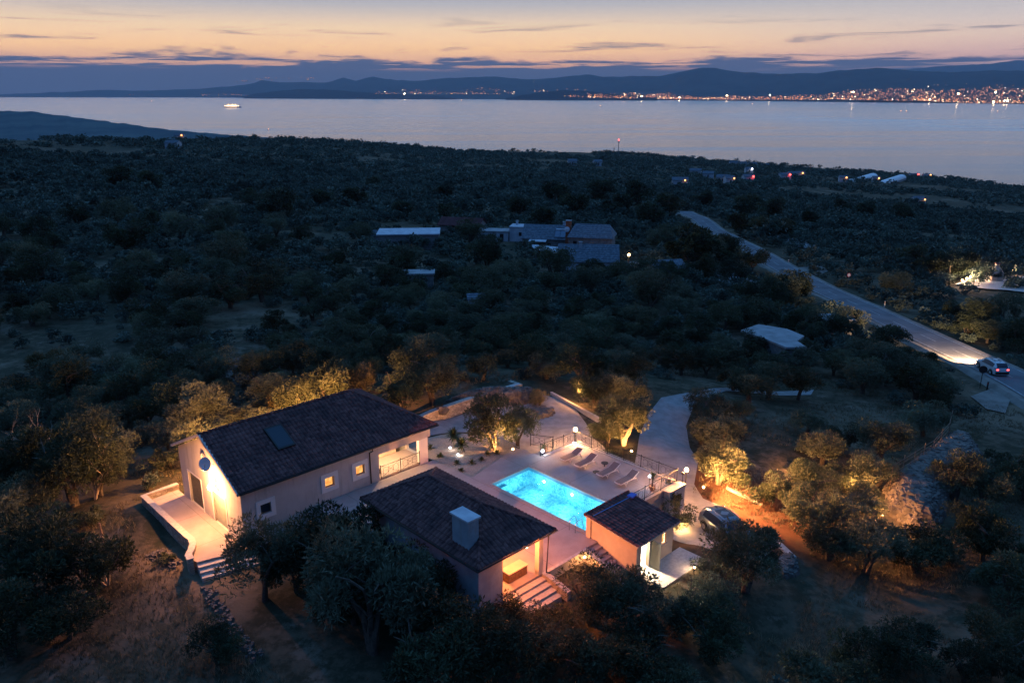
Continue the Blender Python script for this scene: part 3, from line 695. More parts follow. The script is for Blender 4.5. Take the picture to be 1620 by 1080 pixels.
# corner steps inside the far end
mb.box(.0+e, 1.3, e, .35, -PD, -.45); mb.box(e, 1.3, .35, .7, -PD, -.85)
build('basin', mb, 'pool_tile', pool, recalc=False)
mb = MB()
for b0, b1, d0, d1 in ((.003, PW-.003, .003, .006), (.003, .006, .006, PL-.006), (PW-.006, PW-.003, .006, PL-.006), (.003, PW-.003, PL-.006, PL-.003)): mb.box(b0, b1, d0, d1, -.24, -.02)
mat('pool_band', (.10,.20,.30), .4, (.16,.30,.42), 30)
build('waterline_band', mb, 'pool_band', pool)
m = bpy.data.materials.new('pool_water'); m.use_nodes = True; t = NT(m.node_tree); MATS['pool_water'] = m
tcn = t.n('ShaderNodeTexCoord'); w1 = t.n('ShaderNodeTexNoise', inp={'Vector': tcn.outputs['Object'], 'Scale': 2.4, 'Detail': 4, 'Distortion': .6}).outputs[0]
bp = t.n('ShaderNodeBump', inp={'Height': w1, 'Strength': .5, 'Distance': .12})
tp = t.n('ShaderNodeBsdfTransparent', inp={'Color': (.62,.95,1,1)}); gl = t.n('ShaderNodeBsdfGlossy', inp={'Roughness': .04, 'Normal': bp.outputs[0]})
fr = t.n('ShaderNodeFresnel', inp={'IOR': 1.33, 'Normal': bp.outputs[0]})
mx = t.n('ShaderNodeMixShader', inp={0: fr.outputs[0], 1: tp.outputs[0], 2: gl.outputs[0]}); t.n('ShaderNodeOutputMaterial', inp={0: mx.outputs[0]})
mb = MB(); nb_, nd_ = 24, 56
gv = [(PW*i/nb_, PL*j/nd_, -.10+.006*math.sin(i*1.3+j*.7)+.005*math.sin(j*1.9-i*.8)) for j in range(nd_+1) for i in range(nb_+1)]
mb.add(gv, [(j*(nb_+1)+i, j*(nb_+1)+i+1, (j+1)*(nb_+1)+i+1, (j+1)*(nb_+1)+i) for j in range(nd_) for i in range(nb_)])
build('water', mb, 'pool_water', pool, smooth=True)
for dd in (1.6, 4.4, 7.2):
    mb = MB(); mb.lathe((0, 0, 0), [(.11, 0), (.11, .03), (.09, .04)], 12)
    mb.v = [(PW-.008-z, dd+x, -.62+y) for x, y, z in mb.v]
    build('pool_light', mb, 'glow_cool', pool)
    lamp('pool_lamp', to_world(PW-.9, dd, -.55), 30, (.50,.90,1.0), .35, pool)
for bbb, dd in ((1.2, 1.4), (1.2, 4.5), (1.2, 7.6)):
    lamp('pool_lamp', to_world(bbb, dd, -.55), 22, (.50,.90,1.0), .35, pool)
# pool ladder
lad = thing('pool_ladder', 'bent steel pool ladder rails at the near end of the pool', 'pool ladder', (-.2, 8.5, 0))
for dd in (8.22, 8.74):
    pts = [(-.68, dd, .0), (-.68, dd, .55)]+[(-.68+.36*(1-math.cos(a)), dd, .55+.25*math.sin(a)) for a in np.linspace(.2, 2.4, 8)]+[(.12, dd, .1), (.12, dd, -.9)]
    build('handrail', MB().tube(pts, .022, 8), 'steel', lad, smooth=True)
for k in range(3): build('step', MB().box(.08, .16, 8.24, 8.72, -.35-.25*k, -.32-.25*k), 'steel', lad)
# house -------------------------------------------------------------
def wall_grid(mb, axis, u0, u1, z0, z1, t0, t1, holes):
    """box wall along axis ('b' or 'd') from u0..u1, thickness t0..t1, with rectangular holes (ua, ub, za, zb)"""
    us = sorted({u0, u1, *[h[0] for h in holes], *[h[1] for h in holes]}); 
    for a, b in zip(us[:-1], us[1:]):
        hs = sorted([h for h in holes if h[0] <= a+1e-6 and h[1] >= b-1e-6], key=lambda h: h[2]); z = z0
        for h in hs:
            if h[2] > z+1e-6: (mb.box(a, b, t0, t1, z, h[2]) if axis == 'b' else mb.box(t0, t1, a, b, z, h[2]))
            z = h[3]
        if z1 > z+1e-6: (mb.box(a, b, t0, t1, z, z1) if axis == 'b' else mb.box(t0, t1, a, b, z, z1))
house = thing('stone_villa', 'long cream villa with brown tiled roof, skylight and lit porch', 'house', (-8.5, -10.8, -1.3))
HZ = -1.6; WZ = 2.93
mb = MB(); W1 = (-9.95,-9.2,.95,1.7); W2_ = (-7.45,-6.7,1.0,1.75); W0 = (-14.75,-14.0,.75,1.5)
wall_grid(mb, 'b', -16.0, -5.75, HZ, WZ, -6.4, -6.1, [W1, W2_, W0])
wall_grid(mb, 'b', -5.75, -.7, 2.02, WZ, -6.4, -6.1, [])                 # beam over the porch
mb.box(-5.75, -5.45, -6.4, -6.1, HZ, 2.02)                               # jamb
wall_grid(mb, 'b', -16.0, -.7, HZ, WZ, -15.7, -15.4, [])
wall_grid(mb, 'd', -15.4, -6.4, HZ, WZ, -16.0, -15.7, [(-14.45,-12.3,-1.0,1.45), (-10.55,-8.5,-1.0,1.45)])
wall_grid(mb, 'd', -15.4, -6.4, HZ, WZ, -1.0, -.7, [(-8.9,-6.4,.12,2.02)])
# gable triangle at the left end
mb.add([(-16.0,-15.7,WZ),(-16.0,-6.1,WZ),(-16.0,-10.9,5.18),(-15.7,-15.7,WZ),(-15.7,-6.1,WZ),(-15.7,-10.9,5.18)], [(0,1,2),(3,4,5),(0,1,4,3),(1,2,5,4),(2,0,3,5)])
build('wall', mb, 'plaster', house)
mb = MB(); mb.box(-5.75, -.7, -8.98, -6.4, -.9, .1); mb.box(-5.45, -1.0, -6.4, -6.12, -.9, .1); build('porch_floor', mb, 'deck_concrete', house)
mb = MB(); mb.box(-5.7, -1.9, -9.25, -9.0, .1, 2.6); mb.box(-5.95, -5.76, -9.0, -6.4, .1, 2.6); build('porch_wall', mb, 'plaster_warm', house)
mb = MB(); mb.box(-5.75, -.72, -9.0, -6.4, 2.55, 2.62); build('porch_ceiling', mb, 'white_trim', house)
mb = MB(); mb.box(-1.78, -.98, -6.42, -6.085, -.9, 2.015); build('porch_column', mb, 'white_trim', house)
mb = MB(); mb.box(-5.74, -5.70, -8.3, -7.2, .1, 2.2); build('porch_door', mb, 'white_trim', house)
for (a, b, z0, z1) in (W1, W2_, W0):
    f = MB(); fr = .30
    f.box(a-fr, a, -6.12, -6.05, z0-fr, z1+fr); f.box(b, b+fr, -6.12, -6.05, z0-fr, z1+fr); f.box(a, b, -6.12, -6.05, z0-fr, z0); f.box(a, b, -6.12, -6.05, z1, z1+fr)
    o = build('window', f, 'white_trim', house)
    g = MB(); g.box(a, a+.06, -6.3, -6.24, z0, z1); g.box(b-.06, b, -6.3, -6.24, z0, z1); g.box(a+.06, b-.06, -6.3, -6.24, z0, z0+.06); g.box(a+.06, b-.06, -6.3, -6.24, z1-.06, z1); build('frame', g, 'window_frame', o)
    if z0 > .8: build('pane', MB().box(a+.06, b-.06, -6.28, -6.27, z0+.06, z1-.06), 'lit_window', o)
    else: build('pane', MB().box(a+.06, b-.06, -6.28, -6.27, z0+.06, z1-.06), 'skylight_glass', o)
for dr, mt in (((-14.45,-12.3), 'door_dark'), ((-10.55,-8.5), 'door_green')):
    a, b = dr; d = MB(); n = 3
    for k in range(n): d.box(-15.86, -15.8, a+.06+(b-a-.12)*k/n, a+.06+(b-a-.12)*(k+1)/n-.02, -1.0, 1.4)
    o = build('door', d, mt, house); fmb = MB(); fmb.box(-16.03, -15.75, a-.09, a+.0, -1.0, 1.54); fmb.box(-16.03, -15.75, b, b+.09, -1.0, 1.54); fmb.box(-16.03, -15.75, a, b, 1.45, 1.54)
    build('frame', fmb, 'white_trim', o)
# oval recess
mb = MB(); pts = [(-16.03, -11.15+.40*math.cos(a), 3.35+.55*math.sin(a)) for a in np.linspace(0, 2*math.pi, 25)]; mb.tube(pts, .07, 6, caps=False); ov = build('oval_window', mb, 'cap_stone', house, smooth=True)
mb = MB(); mb.add([(-16.01, -11.15+.38*math.cos(a), 3.35+.53*math.sin(a)) for a in np.linspace(0, 2*math.pi, 24, endpoint=False)], [tuple(range(24))]); build('pane', mb, 'plaster_warm', ov)
# roof
sl = math.atan2(5.4-2.97, 5.2); ev = 2.97; cs, sn = math.cos(sl), math.sin(sl); RD = -10.9
b0, b1 = -16.35, -.3; rz = 5.4; hipL = 4.3
H1, H2 = Vector((b1, RD+5.2, ev)), Vector((b1, RD-5.2, ev)); HR = Vector((b1-hipL, RD, rz))
upv = Vector((0, -cs, sn))
def hipcut(a, b, away):
    # vertical plane through a and b; clear the side 'away' points to
    d = (b-a); no = Vector((d.y, -d.x, 0)).normalized()
    if no.dot(Vector(away)) < 0: no = -no
    return (a, no)
mb = roof_plane((b0, RD+5.2, ev), (1,0,0), (0,-cs,sn), b1-b0, 5.2/cs, [hipcut(H1, HR, (1,0,0)), (Vector((0,RD,0)), Vector((0,-1,0)))])
roof = build('roof', mb, 'roof_tile', house, recalc=False)
mb = roof_plane((b0, RD-5.2, ev), (1,0,0), (0,cs,sn), b1-b0, 5.2/cs, [hipcut(H2, HR, (1,0,0)), (Vector((0,RD,0)), Vector((0,1,0)))])
build('roof_slope', mb, 'roof_tile', roof, recalc=False)
hs = math.atan2(rz-ev, hipL)
mb = roof_plane((b1, RD-5.2, ev), (0,1,0), (-math.cos(hs),0,math.sin(hs)), 10.4, hipL/math.cos(hs), [hipcut(H1, HR, (0,1,0)), hipcut(H2, HR, (0,-1,0))])
build('roof_slope', mb, 'roof_tile', roof, recalc=False)
# boarding under the tiles (roof deck) so that the underside reads as a solid eave
mb = MB(); u = .03
mb.add([(b0+.02,RD+5.17,ev-u),(b1-.03,RD+5.17,ev-u),(HR.x,RD,rz-u),(b0+.02,RD,rz-u)], [(0,1,2,3)]); mb.add([(b0+.02,RD-5.17,ev-u),(b1-.03,RD-5.17,ev-u),(HR.x,RD,rz-u),(b0+.02,RD,rz-u)], [(0,1,2,3)]); mb.add([(b1-.03,RD+5.17,ev-u),(b1-.03,RD-5.17,ev-u),(HR.x,RD,rz-u)], [(0,1,2)])
build('roof_boarding', mb, 'gutter_metal', roof, recalc=False)
mb = MB(); ridge_caps(mb, (b0, RD, rz+.05), HR+Vector((0,0,.05))); ridge_caps(mb, H1+Vector((0,0,.03)), HR+Vector((0,0,.05))); ridge_caps(mb, H2+Vector((0,0,.03)), HR+Vector((0,0,.05)))
build('ridge_tiles', mb, 'roof_tile', roof, smooth=True)
mb = MB()
for s in (1, -1): mb.hexa([(b0-.02, RD+5.2*s, ev-.12),(b0+.14, RD+5.2*s, ev-.12),(b0+.14, RD, rz-.12),(b0-.02, RD, rz-.12),(b0-.02, RD+5.2*s, ev+.07),(b0+.14, RD+5.2*s, ev+.07),(b0+.14, RD, rz+.09),(b0-.02, RD, rz+.09)])
build('verge', mb, 'cap_stone', roof)
mb = MB(); mb.tube([(b0+.1, RD+5.28, ev-.03),(b1+.05, RD+5.28, ev-.03),(b1+.06, RD-5.2, ev-.03)], .065, 8)
mb.tube([(-6.25, RD+5.28, ev-.05),(-6.25, RD+5.28, ev-.25),(-6.25, -6.03, ev-.5),(-6.25, -6.02, 0.05)], .05, 8)
build('gutter', mb, 'gutter_metal', house, smooth=True)
# skylight
def on_front(b, d, off=0): zz = ev+(RD+5.2-d)*math.tan(sl); return Vector((b, d+off*sn, zz+off*cs))
c = [on_front(-12.3,-9.75,.05),on_front(-11.0,-9.75,.05),on_front(-11.0,-7.8,.05),on_front(-12.3,-7.8,.05)]; c2 = [on_front(-12.3,-9.75,.17),on_front(-11.0,-9.75,.17),on_front(-11.0,-7.8,.17),on_front(-12.3,-7.8,.17)]
sk = build('skylight', MB().hexa(c+c2), 'dark_metal', house)
k = [on_front(-12.2,-9.62,.176),on_front(-11.1,-9.62,.176),on_front(-11.1,-7.93,.176),on_front(-12.2,-7.93,.176)]; build('pane', MB().add(k, [(0,1,2,3)]), 'skylight_glass', sk)
# satellite dish on the gable
dish = thing('satellite_dish', 'grey oval satellite dish mounted high on the cream gable', 'satellite dish', (-16.05,-9.9,3.6))
D0 = Vector((-16.55,-9.75,3.75)); dn_ = Vector((-.78,.42,.34)).normalized(); q = dn_.to_track_quat('Z','Y'); mb = MB()
mb.lathe((0,0,0), [(.02,-.10),(.2,-.08),(.38,-.035),(.47,.0),(.475,.01),(.38,-.02),(.2,-.065),(.02,-.085)], 20); mb.v = [tuple(D0+q@Vector(v)) for v in mb.v]; build('dish', mb, 'ship_white', dish, smooth=True)
mb = MB().tube([(-16.0,-9.6,3.6),(-16.4,-9.7,3.7)], .03); mb.tube([D0, D0+Vector((-.1,.05,-.5)), D0+dn_*.55+Vector((0,0,-.1))], .015, 5); build('arm', mb, 'steel', dish)
mb = MB().tube([(-16.0,-9.3,4.2),(-16.0,-8.6,4.25),(-15.5,-8.55,4.3)], .04, 6); build('bracket', mb, 'steel', dish)
# porch furniture and light
chair = thing('porch_chair', 'small armchair in the lit porch behind the railing', 'chair', (-5.2,-7.0,.1))
mb = MB(); mb.box(-5.45,-4.9,-7.3,-6.75,.42,.5); build('seat', mb, 'window_frame', chair); build('backrest', MB().box(-5.5,-5.42,-7.3,-6.75,.5,.95), 'window_frame', chair)
for x, y in ((-5.42,-7.25),(-4.95,-7.25),(-5.42,-6.8),(-4.95,-6.8)): build('leg', MB().box(x-.02,x+.02,y-.02,y+.02,.1,.42), 'window_frame', chair)
def wall_lamp(at3, n, power, col, label, glow='glow_warm', size=.09, r=.07, out=.18):
    t_ = thing('wall_lamp', label, 'lamp', at3); n = Vector(n); c = Vector(at3)+n*out
    build('bracket', MB().tube([Vector(at3), c+Vector((0,0,-.06))], .02, 6), 'dark_metal', t_)
    build('lamp_glass', MB().ball(c, size, 12, 8, 1.25), glow, t_, smooth=True)
    lamp('light', to_world(*(c+n*(size+r+.12))), power, col, r, t_); return t_
WARM = (1,.42,.13); ORG = (1,.27,.07)
wall_lamp((-16.03,-9.55,2.12), (-1,0,0), 760, (1,.40,.14), 'dazzling wall lamp under the satellite dish on the gable', 'glow_hot', .19, .10, .42)
pl = thing('ceiling_lamp', 'hidden warm ceiling lamp inside the porch', 'lamp', (-3.6,-7.6,2.45)); build('lamp_glass', MB().ball((-3.6,-7.6,2.42), .1), 'glow_warm', pl); lamp('light', to_world(-3.6,-7.6,2.2), 230, (1,.60,.30), .12, pl)
wall_lamp((-12.0,-15.73,2.5), (0,-1,0), 2600, WARM, 'lamp on the back wall of the villa lighting the trees')
wall_lamp((-4.5,-15.73,2.5), (0,-1,0), 2600, WARM, 'lamp on the back wall near the roof hip')
# left terrace -------------------------------------------------------
mb = MB(); poly = [(-16.0,-16.9),(-18.2,-16.7),(-18.2,-9.6),(-18.15,-8.9),(-18.3,-8.3),(-18.6,-7.8),(-18.95,-7.4),(-19.1,-6.9),(-19.05,-6.5),(-15.6,-5.6),(-15.6,-6.1),(-16.0,-6.1)]
mb.prism(poly, -2.2, -1.0); structure(build('side_terrace', mb, 'deck_concrete', villa=True))
wallp = [(-15.9,-17.1),(-18.42,-17.0),(-18.42,-9.5),(-18.38,-8.8),(-18.55,-8.15),(-18.9,-7.6),(-19.3,-7.1),(-19.4,-6.5)]
def pathwall(mb, pts, half, z0, z1):
    P = [Vector((p[0], p[1], 0)) for p in pts]; Lr = []
    for i, p in enumerate(P):
        tt = (P[min(i+1,len(P)-1)]-P[max(i-1,0)]).normalized(); n = Vector((tt.y,-tt.x,0)); Lr.append((p+n*half, p-n*half))
    for i in range(len(P)-1):
        a, b = Lr[i]; c_, d_ = Lr[i+1]; g = lambda p, z: (p.x, p.y, z); Z0 = z0 if not callable(z0) else None
        za, zb = (z1[i], z1[i+1]) if hasattr(z1, '__len__') else (z1, z1)
        zc, zd = (z0[i], z0[i+1]) if hasattr(z0, '__len__') else (z0, z0)
        mb.hexa([g(a,zc),g(b,zc),g(d_,zd),g(c_,zd),g(a,za),g(b,za),g(d_,zb),g(c_,zb)])
tw_ = thing('parapet_wall', 'low curved stone parapet with pale cap around the side terrace', 'parapet', (-18.4,-12,-1))
mb = MB(); pathwall(mb, wallp, .15, -2.3, -.68); build('stonework', mb, 'stone_wall', tw_); mb = MB(); pathwall(mb, wallp, .21, -.677, -.60); build('cap', mb, 'cap_stone', tw_)
st = thing('garden_steps', 'three long pale steps going down from the side terrace', 'steps', (-17.6,-5.6,-1.2))
def lerp2(a, b, u): return (a[0]+(b[0]-a[0])*u, a[1]+(b[1]-a[1])*u)
for k in range(3):
    o0, o1 = k*.42, (k+1)*.42; zt = -1.0-.16*(k+1); A0 = (-19.05+.03*k,-6.5); B0 = (-15.6,-5.6)
    nrm = (-.252, .968); pa = [(A0[0]+nrm[0]*o0, A0[1]+nrm[1]*o0), (B0[0]+nrm[0]*o0, B0[1]+nrm[1]*o0), (B0[0]+nrm[0]*o1, B0[1]+nrm[1]*o1), (A0[0]+nrm[0]*o1, A0[1]+nrm[1]*o1)]
    build('step', MB().prism(pa, -2.2, zt), 'cap_stone', st)
# pavilion -----------------------------------------------------------
pav = thing('pool_pavilion', 'open pavilion with hipped dark tiled roof, pillars and warm orange light', 'pavilion', (-8, 5.5, 0))
pe = 2.97; pb0, pb1, pd0, pd1 = -11.0, -5.0, 0.0, 11.0; pz = 4.5; C = [(pb0,pd0),(pb1,pd0),(pb1,pd1),(pb0,pd1)]
R0, R1 = Vector((-7.95,3.05,pz)), Vector((-7.95,7.85,pz)); C0,C1,C2,C3 = [Vector((a,b,pe)) for a,b in C]
s1 = math.atan2(pz-pe, 3.02); c1_, n1_ = math.cos(s1), math.sin(s1); L1 = 3.05/c1_
zz = Vector((0,0,0))
proof = build('roof', roof_plane((pb0,pd0,pe),(0,1,0),(c1_,0,n1_),11,L1,[hipcut(C0,R0,(0,-1,0)),hipcut(C3,R1,(0,1,0)),(R0,Vector((1,0,0)))]), 'roof_tile', pav, recalc=False)
build('roof_slope', roof_plane((pb1,pd0,pe),(0,1,0),(-c1_,0,n1_),11,L1,[hipcut(C1,R0,(0,-1,0)),hipcut(C2,R1,(0,1,0)),(R0,Vector((-1,0,0)))]), 'roof_tile', proof, recalc=False)
s2 = math.atan2(pz-pe, 3.05); c2_, n2_ = math.cos(s2), math.sin(s2)
build('roof_slope', roof_plane((pb0,pd0,pe),(1,0,0),(0,c2_,n2_),6,3.2/c2_,[hipcut(C0,R0,(-1,0,0)),hipcut(C1,R0,(1,0,0))]), 'roof_tile', proof, recalc=False)
s3 = math.atan2(pz-pe, 3.15); c3_, n3_ = math.cos(s3), math.sin(s3)
build('roof_slope', roof_plane((pb0,pd1,pe),(1,0,0),(0,-c3_,n3_),6,3.3/c3_,[hipcut(C3,R1,(-1,0,0)),hipcut(C2,R1,(1,0,0))]), 'roof_tile', proof, recalc=False)
mb = MB(); up = Vector((0,0,.05))
for a, b in ((C0,R0),(C1,R0),(R0,R1),(C2,R1),(C3,R1)): ridge_caps(mb, a+up*.5, b+up)
build('ridge_tiles', mb, 'roof_tile', proof, smooth=True)
mb = MB(); dn3 = Vector((0,0,-.035)); ins = lambda v, k=.03: Vector((v.x+(k if v.x < -8 else -k), v.y+(k if v.y < 5 else -k), v.z))+dn3
mb.add([ins(C0),ins(C3),R1+dn3,R0+dn3],[(0,1,2,3)]); mb.add([ins(C1),ins(C2),R1+dn3,R0+dn3],[(0,1,2,3)]); mb.add([ins(C0),ins(C1),R0+dn3],[(0,1,2)]); mb.add([ins(C3),ins(C2),R1+dn3],[(0,1,2)])
mat('dark_wood', (.20,.11,.06), .7, (.13,.07,.04), 6)
build('roof_boarding', mb, 'dark_wood', proof, recalc=False)
mb = MB(); z0b, z1b = 2.66, 2.88
mb.box(pb0+.45,pb0+.75,pd0+.5,pd1-.5,z0b,z1b); mb.box(pb1-.75,pb1-.45,pd0+.5,pd1-.5,z0b,z1b); mb.box(pb0+.75,pb1-.75,pd0+.5,pd0+.8,z0b,z1b); mb.box(pb0+.75,pb1-.75,pd1-.8,pd1-.5,z0b,z1b)
build('beam', mb, 'plaster', pav)
mb = MB(); mb.tube([(pb1+.05,pd0-.0,pe-.04),(pb1+.05,pd1+.05,pe-.04),(pb0-.05,pd1+.05,pe-.04),(pb0-.05,pd0,pe-.04)], .06, 8); mb.tube([(pb1-.1,pd1-.05,pe-.05),(pb1-.28,pd1-.3,pe-.4),(pb1-.33,pd1-.38,.1),(pb1-.15,pd1-.25,.05)], .045, 8); build('gutter', mb, 'gutter_metal', pav, smooth=True)
def pillar(b, d, zb=0.0): build('pillar', MB().box(b-.17,b+.17,d-.17,d+.17,zb,z0b), 'plaster', pav)
pillar(-5.6,10.25); pillar(-5.6,.75); pillar(-5.6, 5.4)
mb = MB(); mb.box(-10.55,-10.25,.5,10.5,-2.3,z0b); mb.box(-10.25,-8.75,10.2,10.5,-2.3,z0b); mb.box(-10.25,-6.2,.5,.8,-.5,z0b); build('wall', mb, 'plaster_grey', pav)
mb = MB(); mb.box(-10.25,-9.35,7.4,9.9,.0,.92); build('counter', mb, 'plaster_warm', pav)
# chimney
mb = MB(); mb.box(-10.4,-9.65,8.2,9.55,3.0,4.95); chm = build('chimney', mb, 'plaster_grey', pav); build('cap', MB().box(-10.5,-9.55,8.1,9.65,5.0,5.1), 'house_white', chm); build('vent', MB().box(-10.34,-9.71,8.26,9.49,4.95,5.0), 'black_gap', chm)
# low cabinet / bench and steps down
cab = thing('garden_cabinet', 'low brown chest standing under the pavilion beside the steps', 'cabinet', (-6.9,9.5,0))
build('body', MB().box(-7.65,-6.17,9.2,9.85,.05,.62), 'dark_wood', cab); build('lid', MB().box(-7.7,-6.12,9.15,9.9,.62,.68), 'plaster_warm', cab)
fs_ = thing('pavilion_steps', 'pale steps descending in front of the pavilion pillar', 'steps', (-6.8,11,-.5))
for k in range(4): build('step', MB().box(-8.75,-5.55,10.4+.42*k,10.4+.42*(k+1),-2.2,-.16*(k+1)), 'cap_stone', fs_)
mb = MB(); pathwall(mb, [(-5.35,10.4),(-5.3,11.2),(-5.2,12.3)], .15, -2.2, [.0,-.12,-.5]); build('side_wall', mb, 'plaster_warm', fs_); mb = MB(); pathwall(mb, [(-5.35,10.4),(-5.3,11.2),(-5.2,12.3)], .18, [.0,-.12,-.5], [.05,-.07,-.45]); build('wall_cap', mb, 'cap_stone', fs_)
plm = thing('ceiling_lamp', 'hanging lamp under the pavilion roof near the chest', 'lamp', (-7.6,6.6,2.6)); build('lamp_glass', MB().ball((-7.6,6.6,2.5), .09), 'glow_warm', plm); lamp('light', to_world(-7.6,6.6,2.3), 1250, ORG, .1, plm)
plm = thing('ceiling_lamp', 'hanging lamp under the pavilion roof at the house end', 'lamp', (-7.6,2.0,2.6)); build('lamp_glass', MB().ball((-7.6,2.0,2.5), .09), 'glow_warm', plm); lamp('light', to_world(-7.6,2.0,2.3), 130, ORG, .1, plm)
plm = thing('ceiling_lamp', 'added lamp hidden under the front eave of the pavilion, lighting the steps', 'lamp', (-7.1,10.72,2.6)); build('lamp_glass', MB().ball((-7.1,10.72,2.6), .07), 'glow_warm', plm); lamp('light', to_world(-7.1,10.8,2.4), 210, ORG, .1, plm)  # added lamp, hidden by the eave, turns the steps orange
# planter walls and stairs beside the hut
pw = thing('retaining_wall', 'low capped wall turning the corner around the sunken bed', 'retaining wall', (-2,10.6,-.5))
mb = MB(); mb.box(-5.2,-1.78,10.4,10.55,-2.3,-.02); pathwall(mb, [(-1.7,10.5),(-1.65,11.6),(-1.65,13.6)], .13, -2.3, [.0,-.35,-1.0]); build('stonework', mb, 'plaster_warm', pw)
mb = MB(); mb.box(-5.2,-1.85,10.37,10.6,-.018,.03); pathwall(mb, [(-1.7,10.42),(-1.65,11.6),(-1.65,13.6)], .17, [.0,-.35,-1.0], [.05,-.30,-.95]); build('cap', mb, 'cap_stone', pw)
hs_ = thing('hut_steps', 'flight of pale steps going down beside the pool hut', 'steps', (-1,11.5,-.5))
for k in range(6): build('step', MB().box(-1.52,-.43,10.4+.4*k,10.4+.4*(k+1),-2.2,-.165*(k+1)), 'deck_concrete', hs_)
structure(build('pool_deck', MB().box(-1.75,-.43,9.3+cp,10.4,-2.6,-.0), 'deck_concrete', villa=True))
bl = thing('bed_spotlight', 'small bright spotlight under the corner of the retaining wall', 'garden light', (-2.0,10.75,-.35)); build('lamp_head', MB().ball((-2.0,10.72,-.28), .09), 'glow_warm', bl); lamp('light', to_world(-2.4,11.3,-.1), 26, (1,.45,.16), .05, bl)
hp_ = to_world(2.4,15.75,-1.15); t_ = thing('fill_bollard_lamp', 'low bollard lamp added at the hut apron to light the hut front', 'lamp', hp_, villa=False); build('post', MB().tube([(0,0,-.3),(0,0,.45)], .05, 8), 'dark_metal', t_); build('cap', MB().lathe((0,0,.62), [(.09,0),(.10,.03),(.02,.06)], 12), 'dark_metal', t_); build('lamp_glass', MB().lathe((0,0,.45), [(.05,0),(.05,.17)], 10), 'glow_warm', t_); lamp('light', hp_+Vector((-.05,.2,.55)), 16, (1,.66,.38), .06, t_)  # added lamp, unseen, to brighten the hut's front wall
# hut ----------------------------------------------------------------
hut = thing('pool_hut', 'small hut with brown lean-to tile roof beside the pool', 'hut', (1.5,11.6,-1))
hb0, hb1, hd0, hd1, hz = -.42, 3.35, 9.75, 13.45, -1.0
mb = MB(); wall_grid(mb, 'd', hd0, hd1, hz-1.2, 1.12, hb0, hb0+.25, []); wall_grid(mb, 'd', hd0, hd1, hz-1.2, 1.12, hb1-.25, hb1, [])
wall_grid(mb, 'b', hb0+.25, hb1-.25, hz-1.2, 1.12, hd1-.25, hd1, [(0.02,.85,-1.0,.95),(2.15,2.6,.0,.85)]); wall_grid(mb, 'b', hb0+.25, hb1-.25, hz-1.2, 1.45, hd0, hd0+.25, [])
for x0, x1 in ((hb0, hb0+.25), (hb1-.25, hb1)): mb.hexa([(x0,hd0,1.121),(x1,hd0,1.121),(x1,hd1,1.121),(x0,hd1,1.121),(x0,hd0,1.52),(x1,hd0,1.52),(x1,hd1,1.13),(x0,hd1,1.13)])
build('wall', mb, 'plaster_warm', hut)
build('corner_pier', MB().box(hb0-.1,hb0+.24,hd0-.25,hd0+.1,-1,1.5), 'plaster_warm', hut)
rb0, rb1, rd0, rd1 = -.7, 3.75, 9.5, 13.75; ra0, ra1 = 1.62, 1.16; hsl = math.atan2(ra0-ra1, rd1-rd0)
hroof = build('roof', roof_plane((rb0,rd1,ra1),(1,0,0),(0,-math.cos(hsl),math.sin(hsl)),rb1-rb0,(rd1-rd0)/math.cos(hsl),[],tw=.30,tl=.42), 'roof_tile', hut, recalc=False)
build('roof_boarding', MB().hexa([(rb0+.02,rd0,ra0-.12),(rb1-.02,rd0,ra0-.12),(rb1-.02,rd1-.03,ra1-.12),(rb0+.02,rd1-.03,ra1-.12),(rb0+.02,rd0,ra0-.03),(rb1-.02,rd0,ra0-.03),(rb1-.02,rd1-.03,ra1-.03),(rb0+.02,rd1-.03,ra1-.03)]), 'cap_stone', hroof)
mb = MB(); ridge_caps(mb, (rb0,rd0,ra0+.03), (rb1,rd0,ra0+.03), .1); build('ridge_tiles', mb, 'roof_tile', hroof, smooth=True)
mb = MB(); mb.box(-.04,.02,13.3,13.47,-1,1.0); mb.box(.85,.93,13.3,13.47,-1,1.0); mb.box(.02,.85,13.3,13.47,.95,1.0); dfm = build('door_frame', mb, 'white_trim', hut)
build('window', MB().box(2.2,2.55,13.3,13.32,.05,.8), 'lit_window', hut); build('window_sill', MB().box(2.08,2.67,13.45,13.56,-.05,.0), 'cap_stone', hut)
hd_ = build('door', MB().hexa([(.94,13.48,-1),(.98,13.48,-1),(1.00,14.2,-1),(.96,14.2,-1),(.94,13.48,.9),(.98,13.48,.9),(1.00,14.2,.9),(.96,14.2,.9)]), 'door_green', hut)
build('floor', MB().box(hb0+.25,hb1-.25,hd0+.25,hd1,-1.1,-.985), 'white_trim', hut)
hl = thing('ceiling_lamp', 'bright white lamp inside the open pool hut', 'lamp', (.8,11.8,1.0)); build('lamp_glass', MB().ball((.8,11.8,.95), .1), 'glow_hot', hl); lamp('light', to_world(.7,12.2,.8), 850, (1,.80,.52), .12, hl)
fp = thing('pool_pump', 'pale pump tank standing inside the hut doorway', 'pump', (.5,12.6,-1)); build('tank', MB().lathe((.45,12.5,-1), [(.05,0),(.24,.02),(.24,.6),(.16,.75),(.05,.8)], 14), 'house_white', fp, smooth=True); build('valve', MB().box(.38,.52,12.45,12.6,-.2,-.05), 'blue_plastic', fp)
structure(build('hut_apron', MB().box(-.3,4.2,13.46,15.4,-1.6,-1.02), 'cap_stone', villa=True))
br = thing('pool_brush', 'blue pool brush with long thin pole lying on the hut roof', 'pool brush', (1.5,10,1.6))
